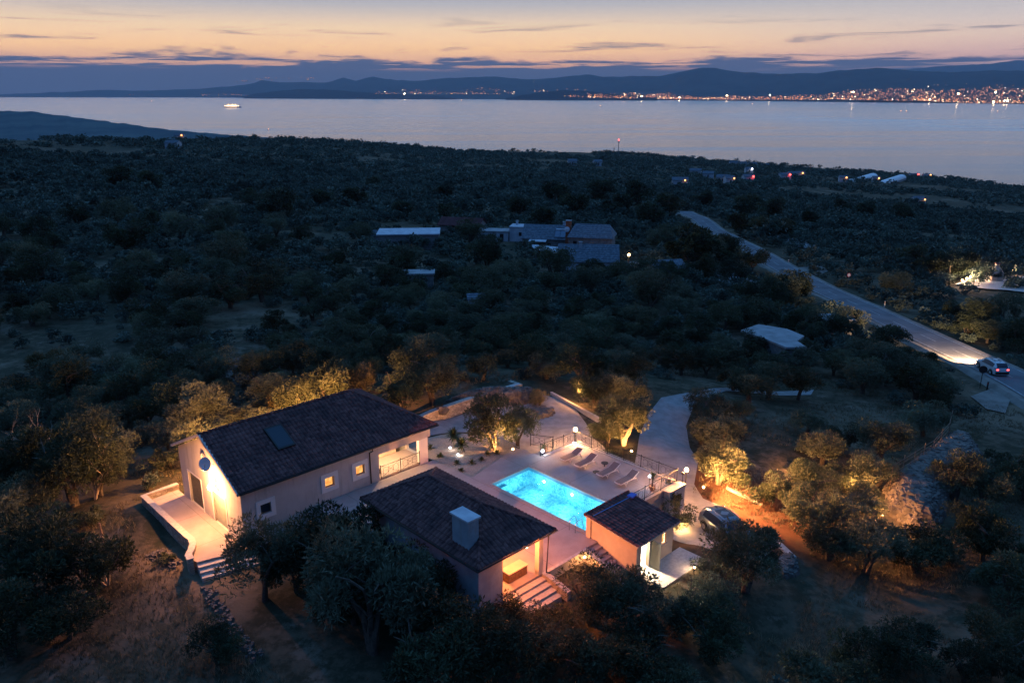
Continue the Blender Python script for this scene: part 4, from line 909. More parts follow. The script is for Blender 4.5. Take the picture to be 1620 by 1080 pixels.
build('pole', MB().tube([(-.5,10.05,1.70),(3.1,10.15,1.72)], .02, 6), 'blue_pole', br); build('head', MB().prism([(3.0,9.95),(3.55,9.9),(3.6,10.3),(3.05,10.4)], 1.70, 1.80), 'blue_plastic', br)
# stone boundary wall behind, drive kerb
sw = thing('boundary_wall', 'cream rubble stone wall behind the gravel garden', 'stone wall', (9,-13,-.8))
wp = [(1.0,-12.6),(5.0,-13.2),(10.0,-12.9),(14.9,-12.2)]; mb = MB(); pathwall(mb, wp, .22, -1.8, [.25,.35,.5,.62]); mb.box(14.7,15.1,-13.6,-12.0,-1.8,.6); build('stonework', mb, 'stone_wall', sw); mb = MB(); pathwall(mb, wp, .26, [.25,.35,.5,.62], [.30,.40,.55,.67]); build('cap', mb, 'cap_stone', sw)
kb = thing('kerb_wall', 'straight pale low wall along the far side of the parking area', 'low wall', (16.5,-8,-.9))
K0, K1 = bb(872,622,-.7), bb(950,664,-.7); mb = MB(); pathwall(mb, [K0, K1], .09, -1.9, -.6); build('wall', mb, 'plaster', kb); mb = MB(); pathwall(mb, [K0, K1], .13, -.6, -.55); build('cap', mb, 'cap_stone', kb)
kb = thing('kerb_wall', 'short pale kerb crossing the red bed beyond the car', 'kerb', (15.2,11.5,-1.9)); mb = MB(); pathwall(mb, [bb(1150,770,-1.8), bb(1205,797,-1.8)], .11, -2.3, -1.78); build('wall', mb, 'drive_concrete', kb)
kb = thing('kerb_wall', 'low pale wall edging the drive below the car', 'low wall', (9,17,-1.9)); mb = MB(); pathwall(mb, [bb(1205,840,-2.0), bb(1234,868,-2.1), bb(1255,888,-2.1)], .2, -2.6, -1.75); build('wall', mb, 'cap_stone', kb)
# big corner wall under the deck corner
cw = thing('corner_wall', 'tall pale terrace corner wall with arched recess behind the hedge', 'retaining wall', (9.2,9.6,-1.5))
mb = MB(); mb.box(8.1,10.12,9.3,9.86,-.12,.03); build('cap', mb, 'cap_stone', cw); mb = MB(); wall_grid(mb, 'b', 8.2, 10.1, -2.6, -.12, 9.31, 9.8, [(8.8,9.6,-2.2,-.5)]); build('wall', mb, 'plaster', cw)
# iron railings ------------------------------------------------------
def railing(label, a, b, zb=.0, nseg=3, endposts=(1,1), h=.98, low=.12):
    A, B = Vector((*a, zb)), Vector((*b, zb)); t_ = thing('iron_railing', label, 'railing', tuple((A+B)/2), 'wrought iron railings around the terrace')
    d = (B-A); U = Vector((0,0,1))
    for i in range(nseg+1):
        if (i == 0 and not endposts[0]) or (i == nseg and not endposts[1]): continue
        p = A+d*(i/nseg); build('post', MB().tube([p, p+U*(h+.06)], .028, 6).ball(p+U*(h+.08), .04, 6, 4), 'dark_metal', t_)
    build('top_rail', MB().tube([A+U*h, B+U*h], .022, 6), 'dark_metal', t_); build('bottom_rail', MB().tube([A+U*low, B+U*low], .016, 6), 'dark_metal', t_)
    for i in range(nseg):
        p, q = A+d*(i/nseg), A+d*((i+1)/nseg); mb = MB(); e = q-p
        P = lambda u, v: p+e*u+U*(low+(h-low)*v)
        for s in (0, 1):
            mb.tube([P(u, (.5+.48*math.sin((u-.5)*math.pi))*(1 if s == 0 else -1)+(0 if s == 0 else 1)) for u in np.linspace(.0, 1, 10)], .010, 4)
        for k in (.25, .5, .75): mb.tube([P(k+.14*math.cos(x), .5+.32*math.sin(x)) for x in np.linspace(0, 2*math.pi, 11)], .008, 4)
        for k in (.12,.38,.62,.88): mb.tube([P(k, 0), P(k, 1)], .007, 4)
        build('scrollwork', mb, 'dark_metal', t_)
    return t_
railing('long iron railing behind the four loungers', (9.8,-.5), (9.95,9.15), nseg=6)
railing('iron railing from the corner lamp towards the potted plant', (5.9,-.75), (9.6,-.5), nseg=3)
railing('short iron railing in front of the parking area left of the pot', (6.7,-2.6), (7.6,-1.0), nseg=1)
railing('iron railing running to the hut roof behind the hedge', (4.2,9.15), (9.9,9.15), nseg=3, endposts=(1,0))
railing('iron railing across the lit porch opening', (-5.4,-6.0), (-1.85,-6.0), .1, nseg=2)
build_post = thing('gate_post', 'single dark iron post at the edge of the pale terrace', 'post', (5.7,-2.9,0)); build('shaft', MB().tube([(5.7,-2.9,0),(5.7,-2.9,1.0)], .03, 6), 'dark_metal', build_post); build('finial', MB().ball((5.7,-2.9,1.03), .045), 'dark_metal', build_post)
# deck edge kerb beneath the railings
structure(build('deck_kerb', MB().box(9.72,10.1,-.6,9.0,.0,.06).box(6.0,9.72,-.62,-.35,.0,.06), 'cap_stone', villa=True))
# globe lamps on the railing corners
def glowmat(power, col, r):
    L = power*GAIN/(4*math.pi*r*r*math.pi); n_ = 'bulb_%d_%d' % (power, int(r*1000)); m = bpy.data.materials.new(n_); m.use_nodes = True; t = NT(m.node_tree); MATS[n_] = m
    e = t.n('ShaderNodeEmission', inp={'Color': (*col, 1), 'Strength': L}); t.n('ShaderNodeOutputMaterial', inp={0: e.outputs[0]}); return n_
def globe(at3, label, power, col=(1,.42,.13), size=.13, cat='lamp'):
    t_ = thing('globe_lamp', label, cat, at3, 'orange globe lamps on the terrace corners'); b, d, z = at3
    build('stem', MB().tube([(b,d,z),(b,d,z+.95)], .035, 8), 'dark_metal', t_); build('globe', MB().ball((b,d,z+1.08), size, 10, 7), glowmat(power, col, size), t_, smooth=True)
globe((9.75,-.55,.06), 'orange globe lamp at the far railing corner above the loungers', 620)
globe((10.2,9.75,-.0), 'orange globe lamp at the right end corner of the terrace', 520)
# small white globes
for k, (p3, lb) in enumerate((((9.3,-.25,.0), 'tiny white globe light at the foot of the far corner lamp'),)):
    t_ = thing('small_globe', lb, 'lamp', p3); build('globe', MB().ball((p3[0],p3[1],p3[2]+.18), .11, 10, 8), 'glow_cool', t_, smooth=True); build('base', MB().lathe(p3, [(.05,0),(.05,.1)], 8), 'dark_metal', t_); lamp('light', to_world(p3[0],p3[1],p3[2]+.45), 10, (.9,.9,1), .1, t_)
# flood lamp added at the terrace corner to light the right-hand slope
t_ = thing('fill_floodlight', 'added flood lamp on the corner wall, lighting the right-hand slope', 'lamp', (10.25,9.6,0)); build('bracket', MB().tube([(10.0,9.6,0),(10.0,9.6,.75)], .025, 6), 'dark_metal', t_); build('lamp_head', MB().box(9.96,10.06,9.5,9.7,.75,.9), 'dark_metal', t_)
fp_w = to_world(10.3,9.75,1.0); lamp('light', fp_w, 15000, (1,.42,.13), .15, t_, spot=105, target=gp(1400,800)+Vector((0,0,2.5)))
# potted plants
def spiky(name, label, at3, h, r, n=60, stem=.5, villa=True, group=None, seed=1, cat='plant'):
    rr = random.Random(seed); t_ = thing(name, label, cat, at3, group); b, d, z = at3
    if stem > 0: build('stem', MB().tube([(b,d,z-.1),(b+.02,d,z+stem)], [.06,.05], 6), 'bark', t_)
    mb = MB()
    for _ in range(n):
        q = rr.uniform(0, 6.283); el = rr.uniform(-.35, 1.45); L = r*rr.uniform(.75, 1.1); w_ = .035+.02*rr.random()
        dv = Vector((math.cos(q)*math.cos(el), math.sin(q)*math.cos(el), math.sin(el))); o = Vector((b, d, z+stem+rr.uniform(-.25, .1)*min(1,stem*2))); s = Vector((-math.sin(q), math.cos(q), 0))*w_
        m1 = o+dv*L*.55+Vector((0,0,.02)); m2 = o+dv*L+Vector((0,0,-.12*L))
        mb.add([o-s*.6, o+s*.6, m1+s, m1-s, m2], [(0,1,2,3),(3,2,4)])
    build('leaves', mb, 'spiky_leaf', t_, recalc=False); return t_
def pot(at3, label, r=.24, h=.38):
    t_ = thing('flower_pot', label, 'flower pot', at3); build('pot', MB().lathe(at3, [(r*.6,0),(r,.5*h),(r*.95,h*.9),(r*1.05,h),(r*.9,h),(r*.85,h*.85)], 16), 'terracotta', t_, smooth=True); build('soil', MB().lathe((at3[0],at3[1],at3[2]+h*.8), [(r*.85,0),(r*.1,.02)], 12), 'bark', t_); return t_
P1 = (6.5,-1.0,.0); pot(P1, 'round terracotta pot with a small white light by the railing', .27, .42); spiky('potted_agave', 'small green spiky plant growing in the terracotta pot', (P1[0],P1[1],.40), .6, .5, 40, .03)
t_ = thing('small_globe', 'small white globe light in front of the terracotta pot', 'lamp', (6.15,-.8,.05)); build('globe', MB().ball((6.15,-.75,.34), .12, 10, 8), 'glow_cool', t_, smooth=True); build('base', MB().tube([(6.15,-.75,0),(6.15,-.75,.24)], .03), 'dark_metal', t_); lamp('light', to_world(6.0,-.6,.6), 10, (.9,.9,1), .1, t_)
P2 = (7.6,8.7,.0); pot(P2, 'dark pot with a slim palm behind the hut railing', .22, .35); spiky('potted_palm', 'slim palm in a pot behind the fourth lounger', (P2[0],P2[1],.3), 1.2, .5, 40, .75, seed=5)
t_ = thing('small_globe', 'small white globe light beside the slim potted palm', 'lamp', (7.4,8.3,.0)); build('globe', MB().ball((7.7,8.35,.95), .12, 10, 8), 'glow_cool', t_, smooth=True); build('stem', MB().tube([(7.7,8.35,0),(7.7,8.35,.84)], .02), 'dark_metal', t_); lamp('light', to_world(7.6,8.1,.95), 8, (.9,.9,1), .1, t_)
# garden plants and lights
spiky('yucca', 'taller yucca on a short trunk in the gravel garden', (2.35,-7.0,-.3), 1.8, .85, 110, 1.15, seed=11); spiky('yucca', 'second yucca nearest the pavilion roof in the gravel garden', (1.9,-5.5,-.25), 1.6, .8, 110, .95, seed=12)
for k, (p, lb) in enumerate((((1.75,-6.75,-.25), 'white spotlight left of the yuccas in the gravel'), ((1.35,-5.3,-.2), 'white spotlight right of the yuccas in the gravel'))):
    t_ = thing('garden_spotlight', lb, 'garden light', p); build('spike', MB().tube([p,(p[0],p[1],p[2]+.22)], .015), 'dark_metal', t_); build('lamp_head', MB().ball((p[0],p[1],p[2]+.28), .09, 10, 8), 'glow_cool', t_, smooth=True); lamp('light', to_world(p[0]+.2,p[1],p[2]+.3), 4, (1,.92,.85), .05, t_)
for k, (b, d, r) in enumerate(((.4,-4.3,.35),(1.3,-3.6,.4),(2.2,-3.5,.3),(.9,-8.2,.4),(3.2,-3.9,.35),(3.9,-3.6,.4),(4.5,-7.4,.4),(.3,-6.2,.35),(3.6,-8.3,.45),(-.1,-3.2,.3))):
    spiky('garden_tuft', 'low dark tuft planted in the pale gravel garden', (b,d,float(hgt(*w2(b,d)))), .5, r+.1, 45, .04, seed=30+k, group='low tufts in the gravel garden')
# ground spots under lit trees
for p, lb, pw_, tg in (((999,716),'orange spotlight on the ground under the tree behind the loungers',1500,(985,680)), ((1113,773),'orange spotlight in the red bed right of the corner lamp',850,(1135,735))):
    g0 = gp(*p); t_ = thing('ground_spotlight', lb, 'garden light', g0, villa=False); build('lamp_head', MB().ball((0,0,.15), .10, 10, 8), 'glow_warm', t_, smooth=True); build('spike', MB().tube([(0,0,-.1),(0,0,.1)], .02), 'dark_metal', t_)
    # offset the light a little towards the camera so that it lights the crown
    lamp('light', g0+Vector((.1,-.35,.30)), pw_, (1,.42,.13), .08, t_, spot=125, target=gp(tg[0],tg[1]+22)+Vector((0,.6,2.6)))
g0 = to_world(5.2,-3.1,-.1); t_ = thing('ground_spotlight', 'orange spotlight hidden under the big olive by the terrace', 'garden light', g0, villa=False); build('lamp_head', MB().ball((0,0,.12), .09, 10, 8), 'glow_warm', t_, smooth=True); build('spike', MB().tube([(0,0,-.1),(0,0,.1)], .02), 'dark_metal', t_); lamp('light', g0+Vector((.1,-.1,.3)), 1500, (1,.42,.13), .08, t_, spot=125, target=to_world(4.2,-4.9,2.2))
g0 = to_world(7.4,11.3,-1.9); t_ = thing('ground_spotlight', 'orange spotlight inside the hedge beside the hut', 'garden light', g0, villa=False); build('lamp_head', MB().ball((0,0,.12), .09, 10, 8), 'glow_warm', t_, smooth=True); build('spike', MB().tube([(0,0,-.1),(0,0,.1)], .02), 'dark_metal', t_); lamp('light', g0+Vector((.1,-.1,.4)), 170, (1,.50,.18), .08, t_)
for p, lb, pw_ in (((1352,792),'added spotlight hidden among the golden olives of the right slope',420), ((1268,752),'added spotlight left of the golden olive trio',260), ((1392,838),'added spotlight at the left foot of the stone heap',330), ((915,637),'added spotlight hidden beyond the parking wall under the bushy trees',260)):  # added lamps, out of sight, to light these trees and the heap
    g0 = gp(*p); t_ = thing('ground_spotlight', lb, 'garden light', g0, villa=False); build('stem', MB().tube([(0,0,-.2),(0,0,1.1)], .025), 'dark_metal', t_); build('lamp_head', MB().lathe((0,0,1.1), [(.02,0),(.09,.02),(.09,.09),(.02,.1)], 10), 'dark_metal', t_); lamp('light', g0+Vector((0,-.15,1.35)), pw_, (1,.42,.13), .08, t_)
# loungers -----------------------------------------------------------
def make_lounger(label, b, d, rot):
    t_ = thing('sun_lounger', label, 'sun lounger', (b, d, 0), 'sun loungers lined up beside the pool', rot)
    t_['_v'] = False; t_['_o'] = (0.,0.,0.)
    # local x runs from foot (0) to head (2.0)
    L = 1.25; hh = .36; bx, bz = 1.92, .72
    for s in (-1, 1):
        y = .31*s; build('side_frame', MB().tube([(-.02,y,hh-.05),(0,y,hh),(L,y,hh+.02),(bx,y,bz)], .032, 6), 'plastic_white', t_, smooth=True)
        build('leg', MB().tube([(.28,y,hh),(.52,y,.16),(.55,y,.0)], [.03,.04,.03], 6).tube([(.75,y,hh),(.55,y,.16)], .028, 6), 'plastic_white', t_, smooth=True)
        build('leg', MB().tube([(1.75,y,bz-.1),(1.62,y,.35),(1.85,y,.0)], [.03,.035,.03], 6).tube([(1.2,y,hh),(1.62,y,.32)], .028, 6), 'plastic_white', t_, smooth=True)
    build('seat', MB().hexa([(0.02,-.30,hh+.02),(L,-.30,hh+.04),(L,.30,hh+.04),(0.02,.30,hh+.02),(0.02,-.30,hh+.045),(L,-.30,hh+.065),(L,.30,hh+.065),(0.02,.30,hh+.045)]), 'sling_fabric', t_)
    build('backrest', MB().hexa([(L+.01,-.30,hh+.04),(bx,-.30,bz),(bx,.30,bz),(L+.01,.30,hh+.04),(L+.01,-.30,hh+.068),(bx-.01,-.30,bz+.03),(bx-.01,.30,bz+.03),(L+.01,.30,hh+.068)]), 'sling_fabric', t_)
    build('end_rail', MB().tube([(-.02,-.31,hh-.02),(-.04,0,hh-.03),(-.02,.31,hh-.02)], .03, 6).tube([(bx,-.31,bz),(bx+.02,0,bz+.01),(bx,.31,bz)], .03, 6), 'plastic_white', t_, smooth=True)
    return t_
lounger0 = make_lounger('first brown sling lounger nearest the far corner lamp', 6.15, 1.35, R(-3))
def copy_thing(o, at3, rot, label, group=None, villa=True):
    c = o.copy(); COL.objects.link(c); c.location = to_world(*at3) if villa else at3; c.rotation_euler = (0, 0, (VR if villa else 0)+rot); c['label'] = label
    if group: c['group'] = group
    for ch in o.children:
        k = ch.copy(); COL.objects.link(k); k.parent = c
        for gch in ch.children: g_ = gch.copy(); COL.objects.link(g_); g_.parent = k
    return c
copy_thing(lounger0, (6.15,2.85,0), R(-1), 'second brown sling lounger from the far corner lamp')
copy_thing(lounger0, (6.2,5.0,0), R(-2), 'third lounger, just past the gap with the small mat')
copy_thing(lounger0, (6.15,6.75,0), R(-2), 'last brown lounger nearest the pool hut')
for p, lb in (((8.1,3.9,0), 'small dark side table between the middle loungers'), ((6.9,4.1,0), 'small dark mat lying between the middle loungers')):
    t_ = thing('side_table' if 'table' in lb else 'foot_mat', lb, 'side table' if 'table' in lb else 'mat', p)
    h_ = .3 if 'table' in lb else .03
    build('top', MB().lathe((p[0],p[1],h_-.02), [(.05,0),(.27,.0),(.28,.03),(.05,.035)], 16), 'dark_metal', t_)
    if h_ > .1: build('leg', MB().tube([(p[0],p[1],0),(p[0],p[1],h_)], .04), 'dark_metal', t_)
# car ----------------------------------------------------------------
def make_car(label, loc, rot, paint):
    car = thing('parked_car', label, 'car', loc, villa=False, rot=rot)
    # local x forward. sections: x, half width at sill, half width at belt, belt z, half width roof, roof z
    secs = [(-2.18,.62,.70,.92,.60,.96),(-2.10,.80,.84,.98,.66,1.08),(-1.95,.86,.88,1.02,.66,1.32),(-1.6,.90,.91,1.03,.62,1.52),(-1.1,.91,.92,1.02,.61,1.60),(-.4,.91,.92,1.0,.61,1.64),(.2,.91,.92,.98,.61,1.62),(.55,.91,.92,.97,.62,1.53),(.95,.91,.92,.96,.70,1.26),(1.2,.91,.91,.95,.78,1.04),(1.6,.90,.89,.90,.72,.97),(1.95,.86,.84,.80,.6,.88),(2.12,.76,.76,.66,.5,.74),(2.18,.6,.62,.5,.4,.55)]
    mb = MB(); n = len(secs); ring = []
    for x, ws, wb, zb, wr, zr in secs:
        ring.append([(x,-ws*.96,.24),(x,-ws,.40),(x,-wb-.01,(zb+.4)/2+.08),(x,-wb,zb),(x,-(wb+wr)/2-.01,(zb+zr)/2+.02),(x,-wr,zr-.02),(x,-wr*.5,zr+.02),(x,0,zr+.03),(x,wr*.5,zr+.02),(x,wr,zr-.02),(x,(wb+wr)/2+.01,(zb+zr)/2+.02),(x,wb,zb),(x,wb+.01,(zb+.4)/2+.08),(x,ws,.40),(x,ws*.96,.24)])
    k = len(ring[0]); mb.add([p for r_ in ring for p in r_], [(i*k+j, i*k+(j+1)%k, (i+1)*k+(j+1)%k, (i+1)*k+j) for i in range(n-1) for j in range(k)]+[tuple(range(k)), tuple((n-1)*k+j for j in range(k))])
    build('body', mb, paint, car, smooth=True)
    # greenhouse glass, proud of the body by 8 mm
    def sidewin(s):
        g = MB(); lo, hi = [], []
        for x, ws, wb, zb, wr, zr in secs[3:9]:
            lo.append((x, s*(wb+.004), zb+.05)); f_ = .82; hi.append((x, s*(wb+(wr-wb)*f_+.018), zb+(zr-zb)*f_))
        hi[-1] = (lo[-1][0]-.1, hi[-1][1], lo[-1][2]+.12)
        m_ = len(lo); mid = [tuple((Vector(a)+Vector(b))/2+Vector((0, s*.016, 0))) for a, b in zip(lo, hi)]
        g.add(lo+mid+hi, [(i, i+1, m_+i+1, m_+i) for i in range(m_-1)]+[(m_+i, m_+i+1, 2*m_+i+1, 2*m_+i) for i in range(m_-1)]); return g
    for s in (-1, 1):
        wn = build('side_window', sidewin(s), 'skylight_glass', car, smooth=True)
        build('window_trim', MB().tube([(-1.7,s*.93,1.05),(-.4,s*.935,1.03),(1.0,s*.93,1.0)], .014, 5), 'steel', wn)
        build('pillar', MB().box(-.32,-.24,s*.80-.06,s*.80+.13,1.02,1.45), 'dark_metal', wn) if False else None
        build('roof_rail', MB().tube([(-1.5,s*.60,1.585),(-1.4,s*.60,1.63),(-.4,s*.60,1.695),(.2,s*.60,1.675),(.35,s*.60,1.62)], .02, 6), 'steel', car, smooth=True)
        build('mirror', MB().ball((.72,s*1.0,1.04), .10, 8, 6, .75), paint, car, smooth=True)
        build('tail_light', MB().hexa([(-2.14,s*.52,.93),(-2.14,s*.80,.93),(-1.92,s*.895,.96),(-1.95,s*.6,.98),(-2.13,s*.52,1.06),(-2.12,s*.78,1.06),(-1.95,s*.885,1.08),(-1.98,s*.6,1.12)]), 'tail_red', car)
        build('headlight', MB().hexa([(1.8,s*.5,.72),(1.8,s*.87,.72),(2.16,s*.72,.60),(2.18,s*.45,.60),(1.75,s*.5,.87),(1.72,s*.88,.86),(2.1,s*.74,.74),(2.12,s*.45,.74)]), 'steel', car)
        for x in (-1.35, 1.3):
            w_ = MB(); w_.lathe((0,0,0), [(.20,-.11),(.30,-.11),(.34,-.08),(.345,0),(.34,.08),(.30,.11),(.20,.11)], 22); w_.v = [(x+a, s*.84+c_, .34+b_) for a, b_, c_ in w_.v]; wh = build('wheel', w_, 'tyre', car, smooth=True)
            rm = MB(); rm.lathe((0,0,0), [(.02,.0),(.2,.0),(.21,.02)], 16); rm.v = [(x+a, s*(.955+c_), .34+b_) for a, b_, c_ in rm.v]
            for q in range(5): a = q*2*math.pi/5; rm.tube([(x,s*.965,.34),(x+.2*math.cos(a),s*.96,.34+.2*math.sin(a))], .02, 4)
            build('rim', rm, 'steel', wh)
            ar = MB(); ar.tube([(x+.40*math.cos(a), s*.925, .34+.40*math.sin(a)) for a in np.linspace(-.1, math.pi+.1, 14)], .028, 5); build('wheel_arch', ar, 'tyre', car)
    g = MB(); rws = [(.52,.60,1.555),(.95,.695,1.285),(1.19,.765,1.065)]; g.add([(x+.012, y*(a-.02), z+.012) for x, a, z in rws for y in (-1,-.5,0,.5,1)], [(i*5+j, i*5+j+1, i*5+6+j, i*5+5+j) for i in range(2) for j in range(4)]); build('windscreen', g, 'skylight_glass', car, smooth=True)
    g = MB(); rws = [(-1.63,.60,1.545),(-1.95,.63,1.33),(-2.10,.63,1.10)]; g.add([(x-.014, y*a, z+.014) for x, a, z in rws for y in (-1,-.5,0,.5,1)], [(i*5+j, i*5+j+1, i*5+6+j, i*5+5+j) for i in range(2) for j in range(4)]); build('rear_window', g, 'skylight_glass', car, smooth=True)
    build('bumper', MB().box(-2.24,-2.12,-.78,.78,.36,.62), 'tyre', car); build('number_plate', MB().box(-2.252,-2.243,-.26,.26,.66,.78), 'white_paint', car)
    build('sunroof', MB().hexa([(-1.0,-.42,1.62),(.1,-.42,1.64),(.1,.42,1.64),(-1.0,.42,1.62),(-1.0,-.42,1.645),(.1,-.42,1.667),(.1,.42,1.667),(-1.0,.42,1.645)]), 'skylight_glass', car)
    build('aerial', MB().prism([(-1.45,-.02),(-1.25,-.03),(-1.25,.03),(-1.45,.02)], 1.58, 1.70), paint, car)
    return car
m_ = mat('car_paint', (.16,.20,.24), .28, metal=.55, spec=.5); mat('tyre', (.02,.02,.02), .8); mat('tail_red', (.35,.02,.03), .2)
mat('car_white', (.6,.6,.6), .3)
cx, cy_ = w2(8.75, 14.2); dirc = np.array(w2(8.75-.38, 14.2+.92))-np.array((cx, cy_))
make_car('silver blue estate car parked on the pale drive by the red bed', (cx, cy_, float(hgt(cx, cy_))+.06), math.atan2(dirc[1], dirc[0]), 'car_paint')
# ================================================================== VEGETATION
def tuft_cloud(seed, rx, rz, zc, nb, nt, per, ll, lw_, droop=0.0, inner=.35):
    """leaf cards on the surface of a union of blobs: returns verts (n,3), quads (m,4)"""
    g = np.random.default_rng(seed)
    # blob centres
    q = g.uniform(0, 2*np.pi, nb); rad = np.sqrt(g.uniform(0, 1, nb))*rx*.78; zz = g.uniform(-1, 1, nb)
    bc = np.stack([np.cos(q)*rad, np.sin(q)*rad, zc+zz*rz*.55*(1-(rad/rx)**2*.5)], 1)
    br = g.uniform(.18, .50, nb)*rx*(1-.25*(rad/rx))
    k = g.integers(0, nb, nt); dv = g.normal(size=(nt, 3)); dv[:, 2] += .35; dv /= np.linalg.norm(dv, axis=1)[:, None]
    rr = br[k]*np.where(g.random(nt) < inner, g.uniform(.3, .9, nt), g.uniform(.88, 1.12, nt))
    c = bc[k]+dv*rr[:, None]*np.array([1, 1, .82])
    c = np.repeat(c, per, 0); d = np.repeat(dv, per, 0)+g.normal(size=(nt*per, 3))*.75; d[:, 2] += .25-droop; d /= np.linalg.norm(d, axis=1)[:, None]
    s = np.cross(d, g.normal(size=(nt*per, 3))); s /= np.linalg.norm(s, axis=1)[:, None]+1e-9
    L = (ll*g.uniform(.35, 1.7, nt*per)**1.0)[:, None]; Wd = (lw_*g.uniform(.7, 1.3, nt*per))[:, None]
    a = c-s*Wd*.35; b = c+s*Wd*.35; e = c+d*L+s*Wd*.5*0; m1 = c+d*L*.55+s*Wd; m2 = c+d*L*.55-s*Wd
    V = np.stack([c, m1, e, m2], 1).reshape(-1, 3); Q = np.arange(len(V)).reshape(-1, 4)
    return V, Q
def trunk_mb(seed, h, zc, rx, multi=3, r=.13):
    rr = random.Random(seed); mb = MB()
    for k in range(multi):
        q = rr.uniform(0, 6.28); p = Vector((0,0,-.35)); pts = [p]; rad = [r*1.5]
        top = Vector((math.cos(q)*rx*.45, math.sin(q)*rx*.45, zc+rr.uniform(-.1,.35)*h*.3))
        for i in range(1, 5):
            u = i/4; pts.append(Vector((top.x*u**1.3, top.y*u**1.3, top.z*u))+Vector((rr.uniform(-.12,.12), rr.uniform(-.12,.12), 0))); rad.append(r*(1.25-u*.95))
        mb.tube(pts, rad, 6)
        for _ in range(3):
            i = rr.randint(2, 4); a = pts[i]; e = a+Vector((rr.uniform(-1,1)*rx*.45, rr.uniform(-1,1)*rx*.45, rr.uniform(.1,.45)*h*.5)); mb.tube([a, (a+e)/2+Vector((0,0,.08)), e], [r*.35, r*.25, r*.12], 5)
    return mb
PROTO = {}
def proto(kind, n, rx, h, nb, nt, per, ll, lw_, leaf, zlow, multi=3, tr=.13, droop=0.0):
    out = []
    for i in range(n):
        g = random.Random(hash((kind, i)) & 0xffff if False else (len(kind)*97+i*13+5)); zc = (h+zlow)/2+.1; rz = (h-zlow)/2
        V, Q = tuft_cloud(len(kind)*1000+i*7+3, rx, rz*1.25, zc, nb+i % 4, nt, per, ll, lw_, droop)
        V[:, 0] *= 1+.12*math.sin(i*2.1); V[:, 2] = np.maximum(V[:, 2], .12*rx*0+.05)
        crown = npmesh('crown', V, Q, [leaf])
        tm = trunk_mb(i*11+2, h, zc, rx, multi, tr); me = bpy.data.meshes.new('trunk'); me.from_pydata([tuple(v) for v in tm.v], [], tm.f); me.materials.append(MATS['bark'])
        out.append((crown, me))
    PROTO[kind] = out
#      kind, variants, radius, height, blobs, tufts, cards, length, width, leaf
proto('olive_tree', 8, 2.4, 3.8, 16, 2700, 4, .22, .026, 'olive_leaf', .9, 3, .15)
proto('dark_tree', 6, 2.4, 4.2, 15, 2700, 4, .20, .032, 'dark_leaf', .6, 3, .14)
proto('shrub', 5, 1.3, 1.7, 8, 850, 4, .18, .026, 'olive_leaf', .15, 3, .05)
proto('round_tree', 4, 2.6, 5.2, 16, 1700, 4, .30, .07, 'dark_leaf', .7, 1, .2)
proto('dry_bush', 3, 1.5, 1.9, 9, 900, 4, .28, .022, 'dry_leaf', .1, 4, .05, -.3)
proto('pale_tree', 2, 2.0, 3.2, 15, 3600, 4, .15, .022, 'olive_leaf', .6, 3, .12)
CATN = {'olive_tree': ('olive_tree', 'tree'), 'dark_tree': ('leafy_tree', 'tree'), 'shrub': ('shrub', 'shrub'), 'round_tree': ('evergreen_tree', 'tree'), 'dry_bush': ('dry_bush', 'bush'), 'pale_tree': ('olive_tree', 'tree')}
TREES = []   # (x, y, radius) placed
RAD0 = {'olive_tree': 2.4, 'dark_tree': 2.4, 'shrub': 1.3, 'round_tree': 2.6, 'dry_bush': 1.5, 'pale_tree': 2.0}
def plant(kind, p, r, label, group=None, hs=None, seed=None, rot=None, sink=0.0, trunk=True):
    i = (seed if seed is not None else len(TREES)*5+1) % len(PROTO[kind]); cr, tm = PROTO[kind][i]; nm, cat = CATN[kind]
    s = r/RAD0[kind]; o = bpy.data.objects.new(nm, None); COL.objects.link(o); o.location = (p[0], p[1], p[2]-sink)
    o.rotation_euler = (0, 0, rot if rot is not None else random.uniform(0, 6.28)); o.scale = (s, s, (hs if hs is not None else s)); setp(o, label, cat, group)
    link('crown', cr, o)
    if trunk: link('trunk', tm, o)
    TREES.append((p[0], p[1], r)); return o
def pt(px, py): return gp(px, py)
